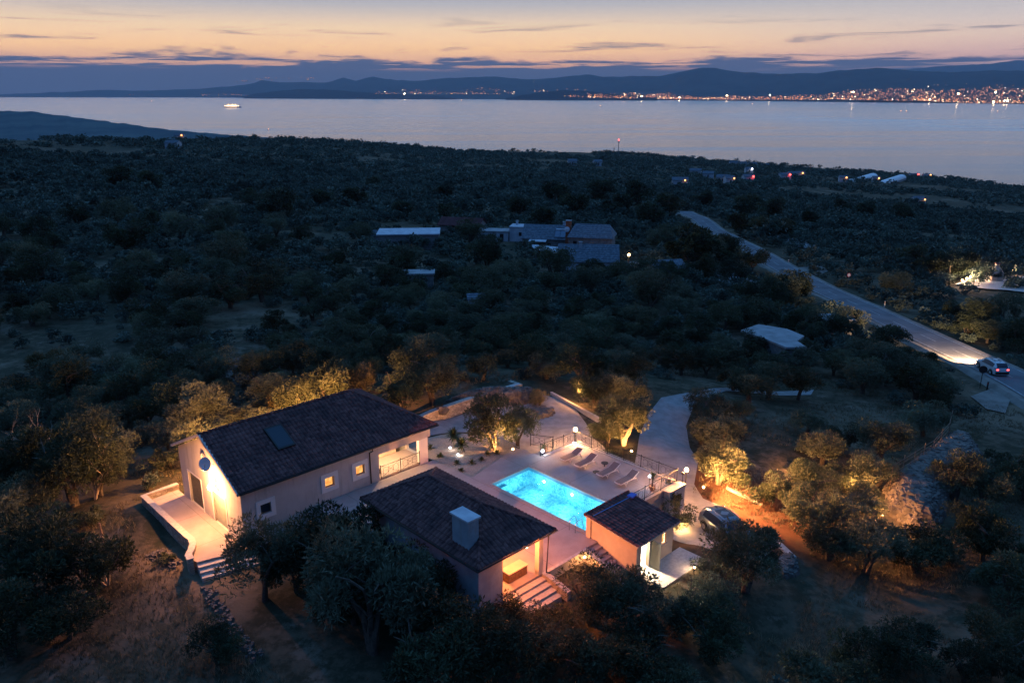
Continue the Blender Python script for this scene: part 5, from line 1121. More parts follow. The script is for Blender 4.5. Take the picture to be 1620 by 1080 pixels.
NAMED = [  # kind, base column, base row, radius, height factor, label
 ('olive_tree', 418, 948, 2.5, 1.15, 'gnarled olive tree silhouetted in front of the lit terrace steps'),
 ('dark_tree', 470, 935, 2.1, .95, 'dark tree under the unlit left villa window'),
 ('dark_tree', 525, 940, 2.6, 1.15, 'dark bushy tree below the first lit villa window'),
 ('dark_tree', 585, 915, 2.4, 1.1, 'dark tree with an orange gleam between villa and pavilion'),
 ('dark_tree', 640, 950, 2.4, 1.0, 'dark tree against the left wall of the pavilion'),
 ('dark_tree', 560, 985, 2.4, .9, 'low dark tree left of the pale green olive'),
 ('pale_tree', 590, 1030, 3.3, 1.35, 'pale grey-green olive at the bottom below the pavilion'),
 ('dark_tree', 705, 1000, 2.4, .95, 'very dark tree under the front corner of the pavilion'),
 ('dark_tree', 782, 1000, 1.6, .85, 'dark tree in front of the pavilion steps'),
 ('olive_tree', 862, 1020, 1.7, .8, 'dark tree right of the glowing pavilion steps'),
 ('olive_tree', 935, 985, 2.2, .95, 'olive tree with reddish glow below the retaining wall lamp'),
 ('olive_tree', 1000, 1005, 2.2, .95, 'dim olive tree in front of the hut steps'),
 ('pale_tree', 1108, 985, 1.7, .95, 'pale lit olive beside the hut apron'),
 ('shrub', 1050, 1000, 1.5, .95, 'small shrub catching light at the corner of the hut apron'),
 ('pale_tree', 1178, 935, 2.6, 1.05, 'broad olive tree hiding the front of the parked car'),
 ('shrub', 1120, 905, 1.0, .7, 'small dark shrub at the edge of the drive by the hut'),
 ('dark_tree', 690, 1085, 2.9, .85, 'dark thicket at the bottom edge below the pavilion'),
 ('dark_tree', 800, 1095, 2.6, .8, 'dark thicket at the bottom middle edge'),
 ('dark_tree', 1010, 1075, 2.3, .8, 'dark bush at the bottom edge below the hut'),
 ('dark_tree', 915, 1085, 2.3, .8, 'dark bush at the bottom edge right of middle'),
 ('dark_tree', 1120, 1040, 2.0, .8, 'dark bush below the pale lit olive'),
 # garden
 ('dark_tree', 780, 712, 2.3, 1.1, 'big dense olive on the left of the lit garden clump'),
 ('olive_tree', 819, 706, 1.8, 1.1, 'brilliantly lit golden olive beside the terrace edge'),
 ('olive_tree', 986, 704, 2.3, 1.1, 'golden lit olive behind the loungers between railing and drive'),
 ('olive_tree', 962, 705, 1.5, .85, 'greenish olive left of the golden one behind the loungers'),
 ('shrub', 966, 722, .8, .5, 'low hedge shrub behind the railing posts'),
 ('dark_tree', 940, 648, 2.3, .95, 'bushy tree beyond the parking wall, left one'),
 ('olive_tree', 985, 655, 2.4, 1.0, 'bushy golden-topped tree beyond the parking wall, right one'),
 ('dark_tree', 920, 615, 2.6, 1.0, 'tall dim tree behind the parking wall'),
 ('dry_bush', 853, 642, 1.1, .95, 'dry pale bush behind the end of the stone wall'),
 ('olive_tree', 1122, 672, 2.2, .9, 'olive tree at the top of the lit row right of the drive'),
 ('olive_tree', 1140, 722, 2.3, .95, 'olive tree in the middle of the row right of the drive'),
 ('olive_tree', 1108, 702, 1.4, .85, 'smaller olive at the very edge of the drive'),
 ('olive_tree', 1137, 766, 2.0, .95, 'brightly lit olive over the orange spotlight by the drive'),
 ('shrub', 1165, 775, 1.2, 1.1, 'dark shrub to the right of the brightly lit olive'),
 ('shrub', 1052, 808, 1.3, 1.15, 'leafy lit shrub between hut roof and corner wall'),
 ('shrub', 1078, 834, 1.1, 1.0, 'orange lit shrub by the right corner of the hut roof'),
 ('shrub', 1030, 802, 1.15, 1.1, 'green shrub rising behind the ridge of the hut'),
 # behind the villa
 ('dry_bush', 440, 668, 1.5, 1.1, 'dry golden bush behind the villa ridge, leftmost'),
 ('olive_tree', 475, 665, 2.2, 1.05, 'olive lit from behind the villa roof, left'),
 ('olive_tree', 520, 650, 2.4, 1.1, 'olive lit from behind the villa roof, middle'),
 ('dry_bush', 568, 628, 1.5, 1.5, 'pale upright dry bush just behind the end of the villa ridge'),
 ('dark_tree', 640, 655, 2.4, 1.05, 'large bushy tree right behind the villa, left half'),
 ('olive_tree', 685, 640, 2.6, 1.1, 'large golden-topped bushy tree behind the villa, right half'),
 ('dark_tree', 655, 612, 2.4, 1.0, 'bushy tree at the back of the group behind the villa'),
 ('olive_tree', 430, 640, 2.0, .9, 'dim olive left behind the villa roof'),
 # right slope
 ('olive_tree', 1300, 735, 2.1, .9, 'golden lit olive on the right slope, left one of the bright trio'),
 ('olive_tree', 1325, 775, 1.6, .8, 'golden lit olive on the right slope, lower one of the bright trio'),
 ('olive_tree', 1390, 728, 2.3, .85, 'golden-edged olive left of the stone heap'),
 ('olive_tree', 1275, 690, 1.7, .8, 'dim olive above the bright trio'),
 ('olive_tree', 1460, 690, 2.2, .85, 'dim golden olive beside the fence end'),
 ('olive_tree', 1510, 790, 2.1, 1.05, 'round golden tree growing beside the stone heap'),
 ('olive_tree', 1555, 800, 1.9, .9, 'golden bush right of the round golden tree'),
 ('olive_tree', 1440, 882, 1.5, .7, 'olive bush growing against the lower end of the stone heap'),
 ('olive_tree', 1530, 850, 1.9, .9, 'golden-green bush below the stone heap on the right'),
 ('pale_tree', 1245, 812, 1.9, .95, 'grey olive right of the red bed'),
 ('pale_tree', 1290, 845, 2.1, .9, 'grey olive in the middle of the lower right slope'),
 ('olive_tree', 1370, 905, 2.3, .95, 'olive with warm edge below the stone heap'),
 ('dark_tree', 1310, 885, 1.9, .8, 'dark bush left of the warm-edged olive'),
 ('olive_tree', 1365, 812, 1.6, .8, 'olive touching the lower left foot of the stone heap'),
 ('dark_tree', 1450, 905, 2.3, .8, 'dark bush below the stone heap'),
 ('shrub', 1290, 1085, 1.6, .95, 'shrub with pale upright shoots at the bottom right'),
 ('dark_tree', 1435, 1050, 2.1, .6, 'low dark bush on the bare lower right slope'),
 ('dark_tree', 1600, 960, 2.5, .8, 'dark bush at the right edge'),
 ('olive_tree', 1185, 640, 2.2, .95, 'olive screening the side path above the drive, left'),
 ('olive_tree', 1215, 630, 2.4, 1.0, 'open-branched olive screening the side path, middle'),
 ('dark_tree', 1262, 632, 2.4, .95, 'dark tree screening the side path, right'),
 ('dark_tree', 1160, 618, 2.0, .9, 'dark tree at the far bend of the drive'),
 # left side
 ('dark_tree', 120, 800, 3.0, 1.15, 'large olive-green tree on the left beside the bare branches'),
 ('dark_tree', 60, 770, 2.6, 1.0, 'dark tree at the left edge by the bare branches'),
 ('olive_tree', 160, 785, 2.0, 1.1, 'olive tree with lit leaves left of the terrace'),
 ('dark_tree', 150, 945, 2.5, 1.0, 'dark bushy tree below the log on the left'),
 ('dark_tree', 60, 960, 3.0, 1.1, 'dark mass of tree at the lower left'),
 ('dark_tree', 20, 1040, 2.6, .9, 'dark tree in the bottom left corner'),
 ('dark_tree', 110, 1010, 2.2, .8, 'low dark bush at the lower left'),
 ('shrub', 262, 890, .7, .6, 'small green shrub against the curved parapet'),
 ('dark_tree', 345, 1050, 1.5, .85, 'isolated dark shrub on the bare ground at the bottom left'),
 ('dark_tree', 285, 672, 2.4, .95, 'dark round tree beyond the left gable'),
 ('dry_bush', 85, 600, 2.2, 1.0, 'dry reddish bush on the left hillside'),
 ('dark_tree', 110, 640, 2.6, 1.0, 'dark tree below the dry reddish bush'),
 ('dark_tree', 40, 650, 2.2, .9, 'dark tree at the left edge of the hillside'),
]
for i, (k, px, py, r, hf_, lb) in enumerate(NAMED):
    plant(k, pt(px, py), r, lb, hs=r/RAD0[k]*hf_*(1.0), seed=i*3+1, rot=i*1.7)
# ---- scatter --------------------------------------------------------
def villa_blocked(x, y, r):
    b, d = loc2(x, y)
    if -20.5-r < b < 11+r and -18-r < d < 16+r: return True
    if 0 < b < 20 and -15 < d < 2: return True
    if 5 < b < 13+r and 8 < d < 20: return True
    return False
drv = [Vector((*w2(*bb(px, py, z)), 0)) for px, py, z in ((1020,770,-1.9),(1060,720,-1.7),(1060,680,-1.6),(1060,645,-1.8),(1100,625,-2),(1140,607,-2.2),(1180,600,-2.3),(1240,602,-2.4),(1290,602,-2.6))]
road2 = [Vector((p.x, p.y, 0)) for p in rline]
def hides_road(x, y, r):
    k = math.hypot(x, y); ux, uy = x/k, y/k
    return r > .9 and any(near_line(x+ux*q, y+uy*q, road2, 3.0+r*.6) for q in (4.0, 8.0, 12.0))
def near_line(x, y, pts, dmin):
    for p in pts:
        if (p.x-x)**2+(p.y-y)**2 < dmin*dmin: return True
    return False
drv_d = [drv[i].lerp(drv[i+1], k/6) for i in range(len(drv)-1) for k in range(6)]
CLEAR = [  # columns, rows, half size in columns, rows: open ground seen in the photograph
 (300,1020,170,90),(1430,985,230,70),(1290,1000,120,60),(400,585,55,20),(1180,395,30,8),(1260,382,30,7),(1340,400,60,6),(1010,425,50,8),(1220,535,60,22),(1320,503,38,8),(1480,600,40,10),(1560,630,60,18),
 (1480,770,85,60),(1460,850,60,45),(215,930,60,30),(1150,610,30,10),(1222,725,42,62),(1235,660,50,22),(1400,560,25,8),(1210,435,40,7),(870,385,95,16),(640,374,55,8),(780,340,20,4),(930,640,60,20),(1575,462,80,24),(1270,655,60,14),(1000,510,12,5),(1060,350,20,4),(1500,350,80,8),(200,600,60,14),(780,620,60,14)]
def cleared(px, py, f=1.0):
    for cx_, cy__, a, b in CLEAR:
        if ((px-cx_)/a)**2+((py-cy__)/b)**2 < f: return True
    return False
cand = []
cell = {}
def too_close(x, y, r):
    ix, iy = int(x//8), int(y//8)
    for a in range(ix-1, ix+2):
        for b in range(iy-1, iy+2):
            for (u, v, q) in cell.get((a, b), ()):
                if (u-x)**2+(v-y)**2 < (min(r, q)*.75+max(r, q)*.55)**2: return True
    return False
def put(x, y, r): cell.setdefault((int(x//8), int(y//8)), []).append((x, y, r))
for (x, y, r) in TREES: put(x, y, r)
rs2 = random.Random(99)
for _ in range(26000):
    R2 = math.sqrt(rs2.uniform(22**2, 470**2)) if rs2.random() < .75 else rs2.uniform(24, 150)
    a = R(rs2.uniform(-40, 40)); x, y = math.sin(a)*R2, math.cos(a)*R2
    px, py = proj(x, y, -2.2-.045*max(0, R2-60))
    open_ = float(vn(x/26, y/26, 71)*.6+vn(x/9, y/9, 77)*.4)
    thr = .22
    if px < 560 and 270 < py < 420: thr = .30
    if px < 520 and 470 < py < 640: thr = .28
    if px > 1180 and py > 640: thr = .46
    if 1180 < px < 1460 and 590 < py < 700: thr = .50
    if px > 1150 and py > 900: thr = .66
    if px < 560 and py > 860: thr = .60
    if open_ < thr: continue
    r = rs2.uniform(1.5, 2.7) if rs2.random() < .75 else rs2.uniform(.8, 1.5)
    if R2 > 110 and rs2.random() < .30: r *= rs2.uniform(1.2, 1.7)
    if villa_blocked(x, y, r) or cleared(px, py): continue
    if near_line(x, y, drv_d, 3.6+r*.8) or near_line(x, y, road2, 5.2+r*.8) or hides_road(x, y, r): continue
    if too_close(x, y, r): continue
    put(x, y, r); cand.append((R2, x, y, r, px, py))
def seen(px, py, r, R2):
    m_ = r*1150/R2; return -m_ < px < 1620+m_ and py < 1080+2.2*m_
cand.sort(key=lambda c: -c[3]/c[0])
zone = lambda px, py: ('left hillside' if px < 560 else ('grove' if px < 1120 else 'right slope')) 
LBL = {('olive_tree','left hillside'): 'dim grey-green olive scattered over the dusky left hillside', ('olive_tree','grove'): 'dim olive tree packed in the dark grove behind the villa', ('olive_tree','right slope'): 'dim olive tree on the dark right-hand slope below the road',
       ('dark_tree','left hillside'): 'dark leafy tree scattered over the dusky left hillside', ('dark_tree','grove'): 'dark leafy tree in the dense grove behind the villa', ('dark_tree','right slope'): 'dark leafy tree on the shadowy right-hand slope',
       ('shrub','left hillside'): 'small dark shrub on the dusky left hillside', ('shrub','grove'): 'small shrub between the dark grove trees', ('shrub','right slope'): 'small shrub on the dark right-hand slope'}
near = [c for c in cand if seen(c[4], c[5], c[3], c[0])]
indiv = near[:330]; rest = near[330:]; hidden = 0
for n_, (R2, x, y, r, px, py) in enumerate(indiv):
    q = rs2.random(); k = 'shrub' if r < 1.5 else ('dark_tree' if q < .42 else 'olive_tree')
    z = float(hgt(x, y)); zn = zone(px, py)
    plant(k, (x, y, z), r, LBL[(k, zn)], group=CATN[k][0].replace('_', ' ')+'s of the '+zn, hs=r/RAD0[k]*rs2.uniform(.75, 1.05), sink=.1)
# bigger dark evergreens that stand out
BIG = [(440,352,5.2),(512,330,3.6),(562,328,4.0),(1090,425,5.5),(880,330,5.5),(950,322,6.0),(1010,330,6.5),(1060,345,5.0),(1180,345,5.0),(1218,352,5.0),(1170,372,4.2),(1205,378,4.2),(1238,378,3.6),(905,345,4.5),(975,348,5.0),(1030,358,4.5),(820,345,4.0),(855,362,3.6),(1110,330,4.6),(1245,480,3.6),(1500,442,3.6),(1525,435,3.2),(1330,340,4.0),(1365,345,4.2),(1425,352,4.5),(1440,425,3.6),(1470,435,3.4),(700,318,4.0),(190,300,4.5),(240,302,4.0),(1285,360,3.4),(640,345,3.2),(590,300,3.4),(1150,425,2.6)]
for i, (px, py, r) in enumerate(BIG):
    p = pt(px, py); plant('round_tree', p, r, ['tall dark evergreen rising above the distant grove', 'broad dark evergreen near the far bend of the road'][int(px > 1080)], group=['evergreens above the distant grove', 'evergreens near the far road'][int(px > 1080)], hs=r/2.6*.85, seed=i, sink=.3); put(p.x, p.y, r)
# mid-distance grove: one mass of leaf clumps
def mass(name, pts, ncards, ll, label, seed=5, leaf='mass_leaf', hfac=1.35):
    g = np.random.default_rng(seed); n = len(pts); P = np.array(pts)   # x,y,z,r
    nbv = 24; tv = []
    for k in range(nbv):   # unit tree templates
        V, Q = tuft_cloud(900+k, 1.0, .62, .72, 6+k % 5, ncards//4, 4, ll, ll*.42, inner=.25); V[:, 2] = np.maximum(V[:, 2], .0); tv.append(V)
    VV = []
    for i in range(n):
        V = tv[g.integers(nbv)]; a = g.uniform(0, 6.28); c_, s_ = math.cos(a), math.sin(a); r = P[i, 3]; hh = hfac*g.uniform(.6, 1.1)
        VV.append(np.stack([(V[:, 0]*c_-V[:, 1]*s_)*r+P[i, 0], (V[:, 0]*s_+V[:, 1]*c_)*r+P[i, 1], V[:, 2]*r*hh*.8+P[i, 2]-.15], 1))
    V = np.concatenate(VV); me = npmesh(name, V, np.arange(len(V)).reshape(-1, 4), [leaf]); o = link(name, me); setp(o, label, 'grove', kind='stuff'); return o
small = []
for _ in range(7500):
    R2 = math.sqrt(rs2.uniform(34**2, 460**2)); a = R(rs2.uniform(-38, 38)); x, y = math.sin(a)*R2, math.cos(a)*R2; r = rs2.uniform(.45, 1.25)*(1 if R2 < 200 else 1.4)
    px, py = proj(x, y, -2.2-.045*max(0, R2-60))
    if villa_blocked(x, y, r) or near_line(x, y, drv_d, 3.2+r) or near_line(x, y, road2, 4.2+r) or hides_road(x, y, r) or too_close(x, y, r): continue
    if R2 < 75 and rs2.random() < .78: continue
    if cleared(px, py) and rs2.random() < .8: continue
    if float(vn(x/19, y/19, 171)*.65+vn(x/6, y/6, 172)*.35) < .47: continue
    put(x, y, r); rest.append((R2, x, y, r, px, py))
R_pts = [(x, y, float(hgt(x, y)), r) for (R2, x, y, r, px, py) in rest]
R_near = [p for p in R_pts if math.hypot(p[0], p[1]) < 230]; R_far = [p for p in R_pts if math.hypot(p[0], p[1]) >= 230]
mass('olive_grove', R_near, 880, .15, 'dark dense grove of countless small trees filling the middle distance', 5)
mass('far_grove', R_far, 400, .22, 'dusky scrub and trees of the plain beyond the farmhouses', 6)
# far plain out to the sea: low clumps in clusters and field rows
fp_ = []
rs3 = random.Random(5)
xs_ = []; 
for _ in range(26000):
    R2 = rs3.uniform(455, 2300)**1.0; a = R(rs3.uniform(-36, 36)); x, y = math.sin(a)*R2, math.cos(a)*R2
    xs_.append((R2, math.degrees(a), x, y))
X_ = np.array(xs_); dens = vn(X_[:,2]/120, X_[:,3]/120, 51)*.6+vn(X_[:,2]/35, X_[:,3]/35, 52)*.4
RCx = np.interp(X_[:,1], AZP, RC); keep = (X_[:,0] < RCx+140) & (dens > .455)
Z_ = hgt(X_[:,2], X_[:,3])
for i in np.nonzero(keep)[0]:
    if Z_[i] > SEA-1: fp_.append((X_[i,2], X_[i,3], Z_[i], rs3.uniform(1.2, 4.8)*(1.2 if X_[i,0] > 900 else 1)))
mass('coastal_scrub', fp_, 132, .28, 'dark blue-green scrub covering the coastal plain as far as the sea', 7, hfac=.95)
# grass tufts on the near open ground
def grass():
    g = np.random.default_rng(3); n = 60000
    Rr = g.uniform(24, 95, n); a = np.radians(g.uniform(-36, 36, n)); x = np.sin(a)*Rr; y = np.cos(a)*Rr
    b = (x-PO[0])*eB[0]+(y-PO[1])*eB[1]; d = (x-PO[0])*eD[0]+(y-PO[1])*eD[1]
    ok = ~((b > -19.8) & (b < 11) & (d > -17.6) & (d < 15.6)) & ~((b > 0) & (b < 20) & (d > -15) & (d < 2)) & ~((b > 4.5) & (b < 12.6) & (d > 0) & (d < 19)) & (vn(x/3, y/3, 8) > .42)
    x, y = x[ok], y[ok]; md = np.full(len(x), 99.)
    for p in drv_d: md = np.minimum(md, np.hypot(x-p.x, y-p.y))
    for p in road2: md = np.minimum(md, np.hypot(x-p.x, y-p.y)-1.6)
    ok = md > 3.4; x, y = x[ok], y[ok]; z = hgt(x, y)-.02; n = len(x); k = 5
    x, y, z = np.repeat(x, k)+g.normal(0, .06, n*k), np.repeat(y, k)+g.normal(0, .06, n*k), np.repeat(z, k); q = g.uniform(0, 6.28, n*k); h = g.uniform(.12, .38, n*k); l = g.uniform(.05, .3, n*k)*h/.3; w_ = .018
    sx_, sy_ = -np.sin(q)*w_, np.cos(q)*w_; tx_, ty_ = x+np.cos(q)*l, y+np.sin(q)*l
    V = np.stack([np.stack([x-sx_, y-sy_, z], 1), np.stack([x+sx_, y+sy_, z], 1), np.stack([tx_, ty_, z+h], 1)], 1).reshape(-1, 3)
    me = npmesh('dry_grass', V, np.arange(len(V)).reshape(-1, 3), ['grass_blade']); setp(link('dry_grass', me), 'dry tufted grass on the open ground around the villa', 'grass', kind='stuff')
leafmat('grass_blade', (.13,.10,.055), (.24,.19,.11), .2)
grass()
# ================================================================== FARMHOUSES AND SMALL THINGS
def pz(px, py, z): u = px-810; v = py-540; fw = F*cth-v*sth; dn = F*sth+v*cth; tt = (HC-z)/dn; return Vector((u*tt, fw*tt, z))
def cottage(name, label, cat, p, L, W, h, rh, yaw, wall, roofm, hip=0.0, wins=(), over=.3, door=None, chimney=None, group=None, flat=False):
    """local x along the ridge, y across; wins: (face, u, z, w, h) with face in 'front','back','left','right'"""
    t_ = thing(name, label, cat, p, group, R(yaw), villa=False); x, y = L/2, W/2
    mb = MB(); mb.box(-x, x, -y, y, -1.5, h)
    if not hip and not flat and rh > 0: mb.add([(-x,-y,h),(-x,y,h),(-x,0,h+rh),(x,-y,h),(x,y,h),(x,0,h+rh)], [(0,1,2),(3,4,5),(0,2,5,3),(1,2,5,4)])
    build('wall', mb, wall, t_)
    if flat: r_ = build('roof', MB().box(-x-over, x+over, -y-over, y+over, h+.002, h+.25), roofm, t_)
    else:
        th = .14; X = x+over; Yv = y+over; zo = h-over*rh/y; k = hip
        mb = MB(); a,b,c,d = (-X,-Yv,zo),(X,-Yv,zo),(X-k,0,h+rh),(-X+k,0,h+rh); e,f = (X,Yv,zo),(-X,Yv,zo)
        up = lambda q: (q[0],q[1],q[2]+th)
        for quad in ([a,b,c,d],[e,f,d,c]): mb.add([tuple(q) for q in quad]+[up(q) for q in quad], [(0,1,2,3),(4,5,6,7),(0,1,5,4),(1,2,6,5),(2,3,7,6),(3,0,4,7)])
        if k > 0:
            for tri in ([b,e,c],[a,f,d]): mb.add([tuple(q) for q in tri]+[up(q) for q in tri], [(0,1,2),(3,4,5),(0,1,4,3)])
        # stone-slab courses as low steps
        r_ = build('roof', mb, roofm, t_); mb = MB()
        n = int(Yv/.45)
        for s in (-1, 1):
            for i in range(n):
                u = (i+.5)/n; yy = s*Yv*(1-u); zz = zo+(h+rh-zo)*u+th; kk = k*u; mb.box(-X+kk, X-kk, yy-.03, yy+.03, zz-.02, zz+.045)
        build('roof_course', mb, roofm, r_)
    for (fc, u, z, ww, wh) in wins:
        if fc == 'front': bx = (u-ww/2, u+ww/2, -y-.04, -y+.02, z, z+wh)
        elif fc == 'back': bx = (u-ww/2, u+ww/2, y-.02, y+.04, z, z+wh)
        elif fc == 'left': bx = (-x-.04, -x+.02, u-ww/2, u+ww/2, z, z+wh)
        else: bx = (x-.02, x+.04, u-ww/2, u+ww/2, z, z+wh)
        build('window' if z > .3 else 'door', MB().box(*bx), 'black_gap', t_)
    if chimney:
        cx_, cyy, cw, cz, cm = chimney; ch_ = build('chimney', MB().box(cx_-cw, cx_+cw, cyy-cw, cyy+cw, 0 if cm == 'brick_red' else h*.8, cz), cm, r_); build('cap', MB().box(cx_-cw-.08, cx_+cw+.08, cyy-cw-.08, cyy+cw+.08, cz+.002, cz+.12), 'concrete_flat', ch_)
    return t_
def gpo(px, py): g = gp(px, py); return (g.x, g.y, g.z)
cA = cottage('stone_house', 'two-storey grey stone farmhouse with hipped slab roof, brick chimney at its left end', 'house', gpo(936,404), 9.5, 6.5, 4.6, 2.3, -14, 'house_stone', 'house_roof', hip=1.2, wins=(('front',-3.3,2.6,.8,1.1),('front',-1.2,.1,1.0,2.0),('front',2.4,.6,.8,1.1),('left',0,2.6,.7,1.0)), chimney=(-5.3,-.4,.55,7.6,'brick_red'))
mb = MB(); mb.hexa([(-1,-5.6,2.5),(4.6,-5.6,2.5),(4.6,-3.2,3.1),(-1,-3.2,3.1),(-1,-5.6,2.62),(4.6,-5.6,2.62),(4.6,-3.2,3.22),(-1,-3.2,3.22)]); build('porch_roof', mb, 'house_roof', cA)
for x in (-.8, 1.8, 4.4): build('porch_post', MB().box(x-.12,x+.12,-5.5,-5.26,-1,2.5), 'house_stone', cA)
dd_ = thing('satellite_dish', 'pale satellite dish beside the brick chimney of the farmhouse', 'satellite dish', at(897,363,gp(936,404).y), villa=False); mb = MB(); mb.lathe((0,0,0), [(.02,.1),(.5,.03),(.62,0),(.5,.06),(.02,.13)], 16); qv = Vector((-.2,-.9,.35)).to_track_quat('Z','Y'); mb.v = [tuple(qv@Vector(v)) for v in mb.v]; build('dish', mb, 'house_white', dd_); build('mast', MB().tube([(0,.05,0),(.1,.2,-1.4)], .04), 'steel', dd_)
cB = cottage('stone_house', 'long farmhouse with grey slab roof carrying solar panels', 'house', gpo(866,392), 10.5, 7.5, 2.8, 2.5, -12, 'house_stone', 'house_roof', wins=(('front',-2.5,.1,1.0,1.9),('front',1.0,.9,.8,.9),('right',-1,.9,.8,1.0)), chimney=(3.8,.6,.3,6.0,'house_white'))
mb = MB()
for k in range(2): x0 = 2.2+k*1.25; mb.hexa([(x0,-3.6,3.15),(x0+1.15,-3.6,3.15),(x0+1.15,-1.9,4.30),(x0,-1.9,4.30),(x0,-3.65,3.27),(x0+1.15,-3.65,3.27),(x0+1.15,-1.95,4.42),(x0,-1.95,4.42)])
build('solar_panel', mb, 'solar_glass', cB); build('tank', MB().tube([(2.3,-1.6,4.6),(4.4,-1.6,4.6)], .25, 10), 'house_white', cB)
build('canopy', MB().hexa([(-3.5,-5.4,2.3),(.5,-5.4,2.3),(.5,-3.75,2.6),(-3.5,-3.75,2.6),(-3.5,-5.4,2.38),(.5,-5.4,2.38),(.5,-3.75,2.68),(-3.5,-3.75,2.68)]), 'house_white', cB)
cottage('white_house', 'small bright white block house with two chimney pots', 'house', gpo(822,381), 4.2, 4.5, 3.6, 0, -12, 'house_white', 'house_white', flat=True, over=.1, wins=(('front',.6,1.6,.7,.9),), chimney=(-.8,.8,.25,4.8,'house_white'))
cottage('white_house', 'low white annex with blue-grey terrace roof left of the block house', 'house', gpo(782,380), 7.5, 4.5, 2.4, 0, -8, 'house_white', 'concrete_flat', flat=True, over=.15, wins=(('front',-2.2,.8,.9,.9),('front',0,.8,.9,.9),('front',2.2,.1,.9,1.9)))
cottage('red_roof_barn', 'long low barn with dull red roof among the trees', 'barn', gpo(732,368), 11, 6.5, 2.4, 1.5, -16, 'house_stone', 'red_roof', wins=(('front',0,.1,1.6,1.9),))
cF = cottage('flat_roof_building', 'long flat-roofed grey building with pale roof left of the farmhouses', 'building', gpo(648,390), 13.5, 8.0, 3.3, 0, 4, 'house_stone', 'house_white', flat=True, over=.25, wins=(('left',0,.1,1.2,2.0),('front',-3,.9,1.2,.9),('front',2.5,.9,1.2,.9)))
cottage('shed', 'small blue-grey shed at the left end of the flat-roofed building', 'shed', gpo(606,385), 4.5, 4.0, 2.0, .9, -10, 'house_white', 'house_roof', wins=(('front',0,.1,.9,1.7),))
cottage('stone_house', 'cottage with white gable and hipped blue-grey slab roof below the farmhouse', 'house', gpo(930,428), 11.5, 7.0, 2.6, 2.6, -4, 'house_white', 'house_roof', hip=.0, wins=(('left',0,.2,.9,1.9),('front',-2,.9,.8,.9),('front',2,.9,.8,.9)), chimney=(-1.6,-.6,.3,5.8,'house_white'))
def canopy(name, label, cat, pxs, zh, th, m_, posts=True):
    g0 = gp(sum(p[0] for p in pxs)/len(pxs), sum(p[1] for p in pxs)/len(pxs)+8); z = g0.z+zh; P = [pz(a, b, z) for a, b in pxs]
    c0 = sum((q for q in P), Vector((0,0,0)))/len(P); t_ = thing(name, label, cat, (c0.x, c0.y, g0.z), villa=False)
    poly = [(q.x-c0.x, q.y-c0.y) for q in P]; build('roof', MB().prism(poly, zh, zh+th), m_, t_)
    inn = [(a*.9, b*.9) for a, b in poly]
    if posts:
        for a, b in inn: build('post', MB().box(a-.12, a+.12, b-.12, b+.12, -2, zh-.01), 'concrete_flat', t_)
    else: build('wall', MB().prism(inn, -2.5, zh-.01), 'house_stone', t_)
    return t_
canopy('pergola', 'long pale flat canopy in front of the slab-roofed farmhouse', 'canopy', [(838,387),(896,393),(878,401),(846,395)], 2.4, .12, 'house_white')
canopy('unfinished_building', 'angular flat concrete roof slab of an unfinished building in the grove', 'building', [(1172,525),(1200,515.5),(1245,523),(1272,534),(1261,542),(1276,552),(1243,552),(1214,540)], 3.2, .25, 'concrete_flat', False)
canopy('flat_roof_shed', 'smaller flat pale slab roof nearer the road', 'shed', [(1292,498),(1337,497.5),(1354,508),(1303,508)], 2.8, .2, 'concrete_flat', False)
cottage('shed', 'tiny blue-lit hut alone in the middle of the grove', 'shed', gpo(753,492), 2.2, 2.0, 2.2, .5, 8, 'house_white', 'house_roof', wins=(('front',0,.1,.6,1.4),))
cottage('shed', 'small flat grey shed roof half hidden left of the tiny hut', 'shed', gpo(663,452), 5.0, 3.0, 2.3, 0, 4, 'house_stone', 'concrete_flat', flat=True)
cottage('shed', 'low grey roof at the bright yard right of the farmhouses', 'shed', gpo(1052,436), 6.0, 5.0, 2.0, 1.1, 10, 'house_stone', 'house_roof')
def patch(name, pxs, m_, dz=.12):
    P = [gp(*p) for p in pxs]; q = [loc2(p.x, p.y) for p in P]; return structure(drape(name, q, m_, dz, step=2.0))
patch('yard', [(985,417),(1020,412),(1048,420),(1040,430),(1000,432)], 'drive_concrete'); patch('yard', [(1120,436),(1150,430),(1215,446),(1205,458),(1150,450)], 'concrete_flat')
patch('layby', [(1262,424),(1300,420),(1310,430),(1290,436)], 'road_gravel'); patch('layby', [(1535,628),(1570,615),(1600,628),(1590,655),(1560,648)], 'road_gravel')
patch('side_road', [(1165,372),(1200,366),(1290,388),(1330,400),(1320,404),(1275,394)], 'concrete_flat', .3)
# lit patio with outdoor fireplace on the right
g0 = gp(1580,455); patch('patio', [(1510,452),(1552,437),(1640,440),(1640,466),(1560,459)], 'cap_stone', .35)
fpz = gp(1573,446); t_ = thing('garden_fireplace', 'pale outdoor fireplace with tapering chimney on the far lit patio', 'fireplace', (fpz.x,fpz.y,fpz.z+.3), villa=False)
mb = MB(); mb.box(-1.3,1.3,-.8,.8,0,.9); mb.box(-1.3,-.95,-.8,.8,.9,1.7); mb.box(.95,1.3,-.8,.8,.9,1.7); mb.box(-.95,.95,.5,.8,.9,1.7); build('base', mb, 'plaster_warm', t_)
mb = MB(); mb.hexa([(-1.4,-.85,1.702),(1.4,-.85,1.702),(1.4,.85,1.702),(-1.4,.85,1.702),(-.4,-.35,3.2),(.4,-.35,3.2),(.4,.35,3.2),(-.4,.35,3.2)]); mb.box(-.32,.32,-.3,.3,3.2,3.8); hd = build('hood', mb, 'plaster_warm', t_); build('cap', MB().box(-.5,.5,-.45,.45,3.8,3.95), 'red_roof', hd)
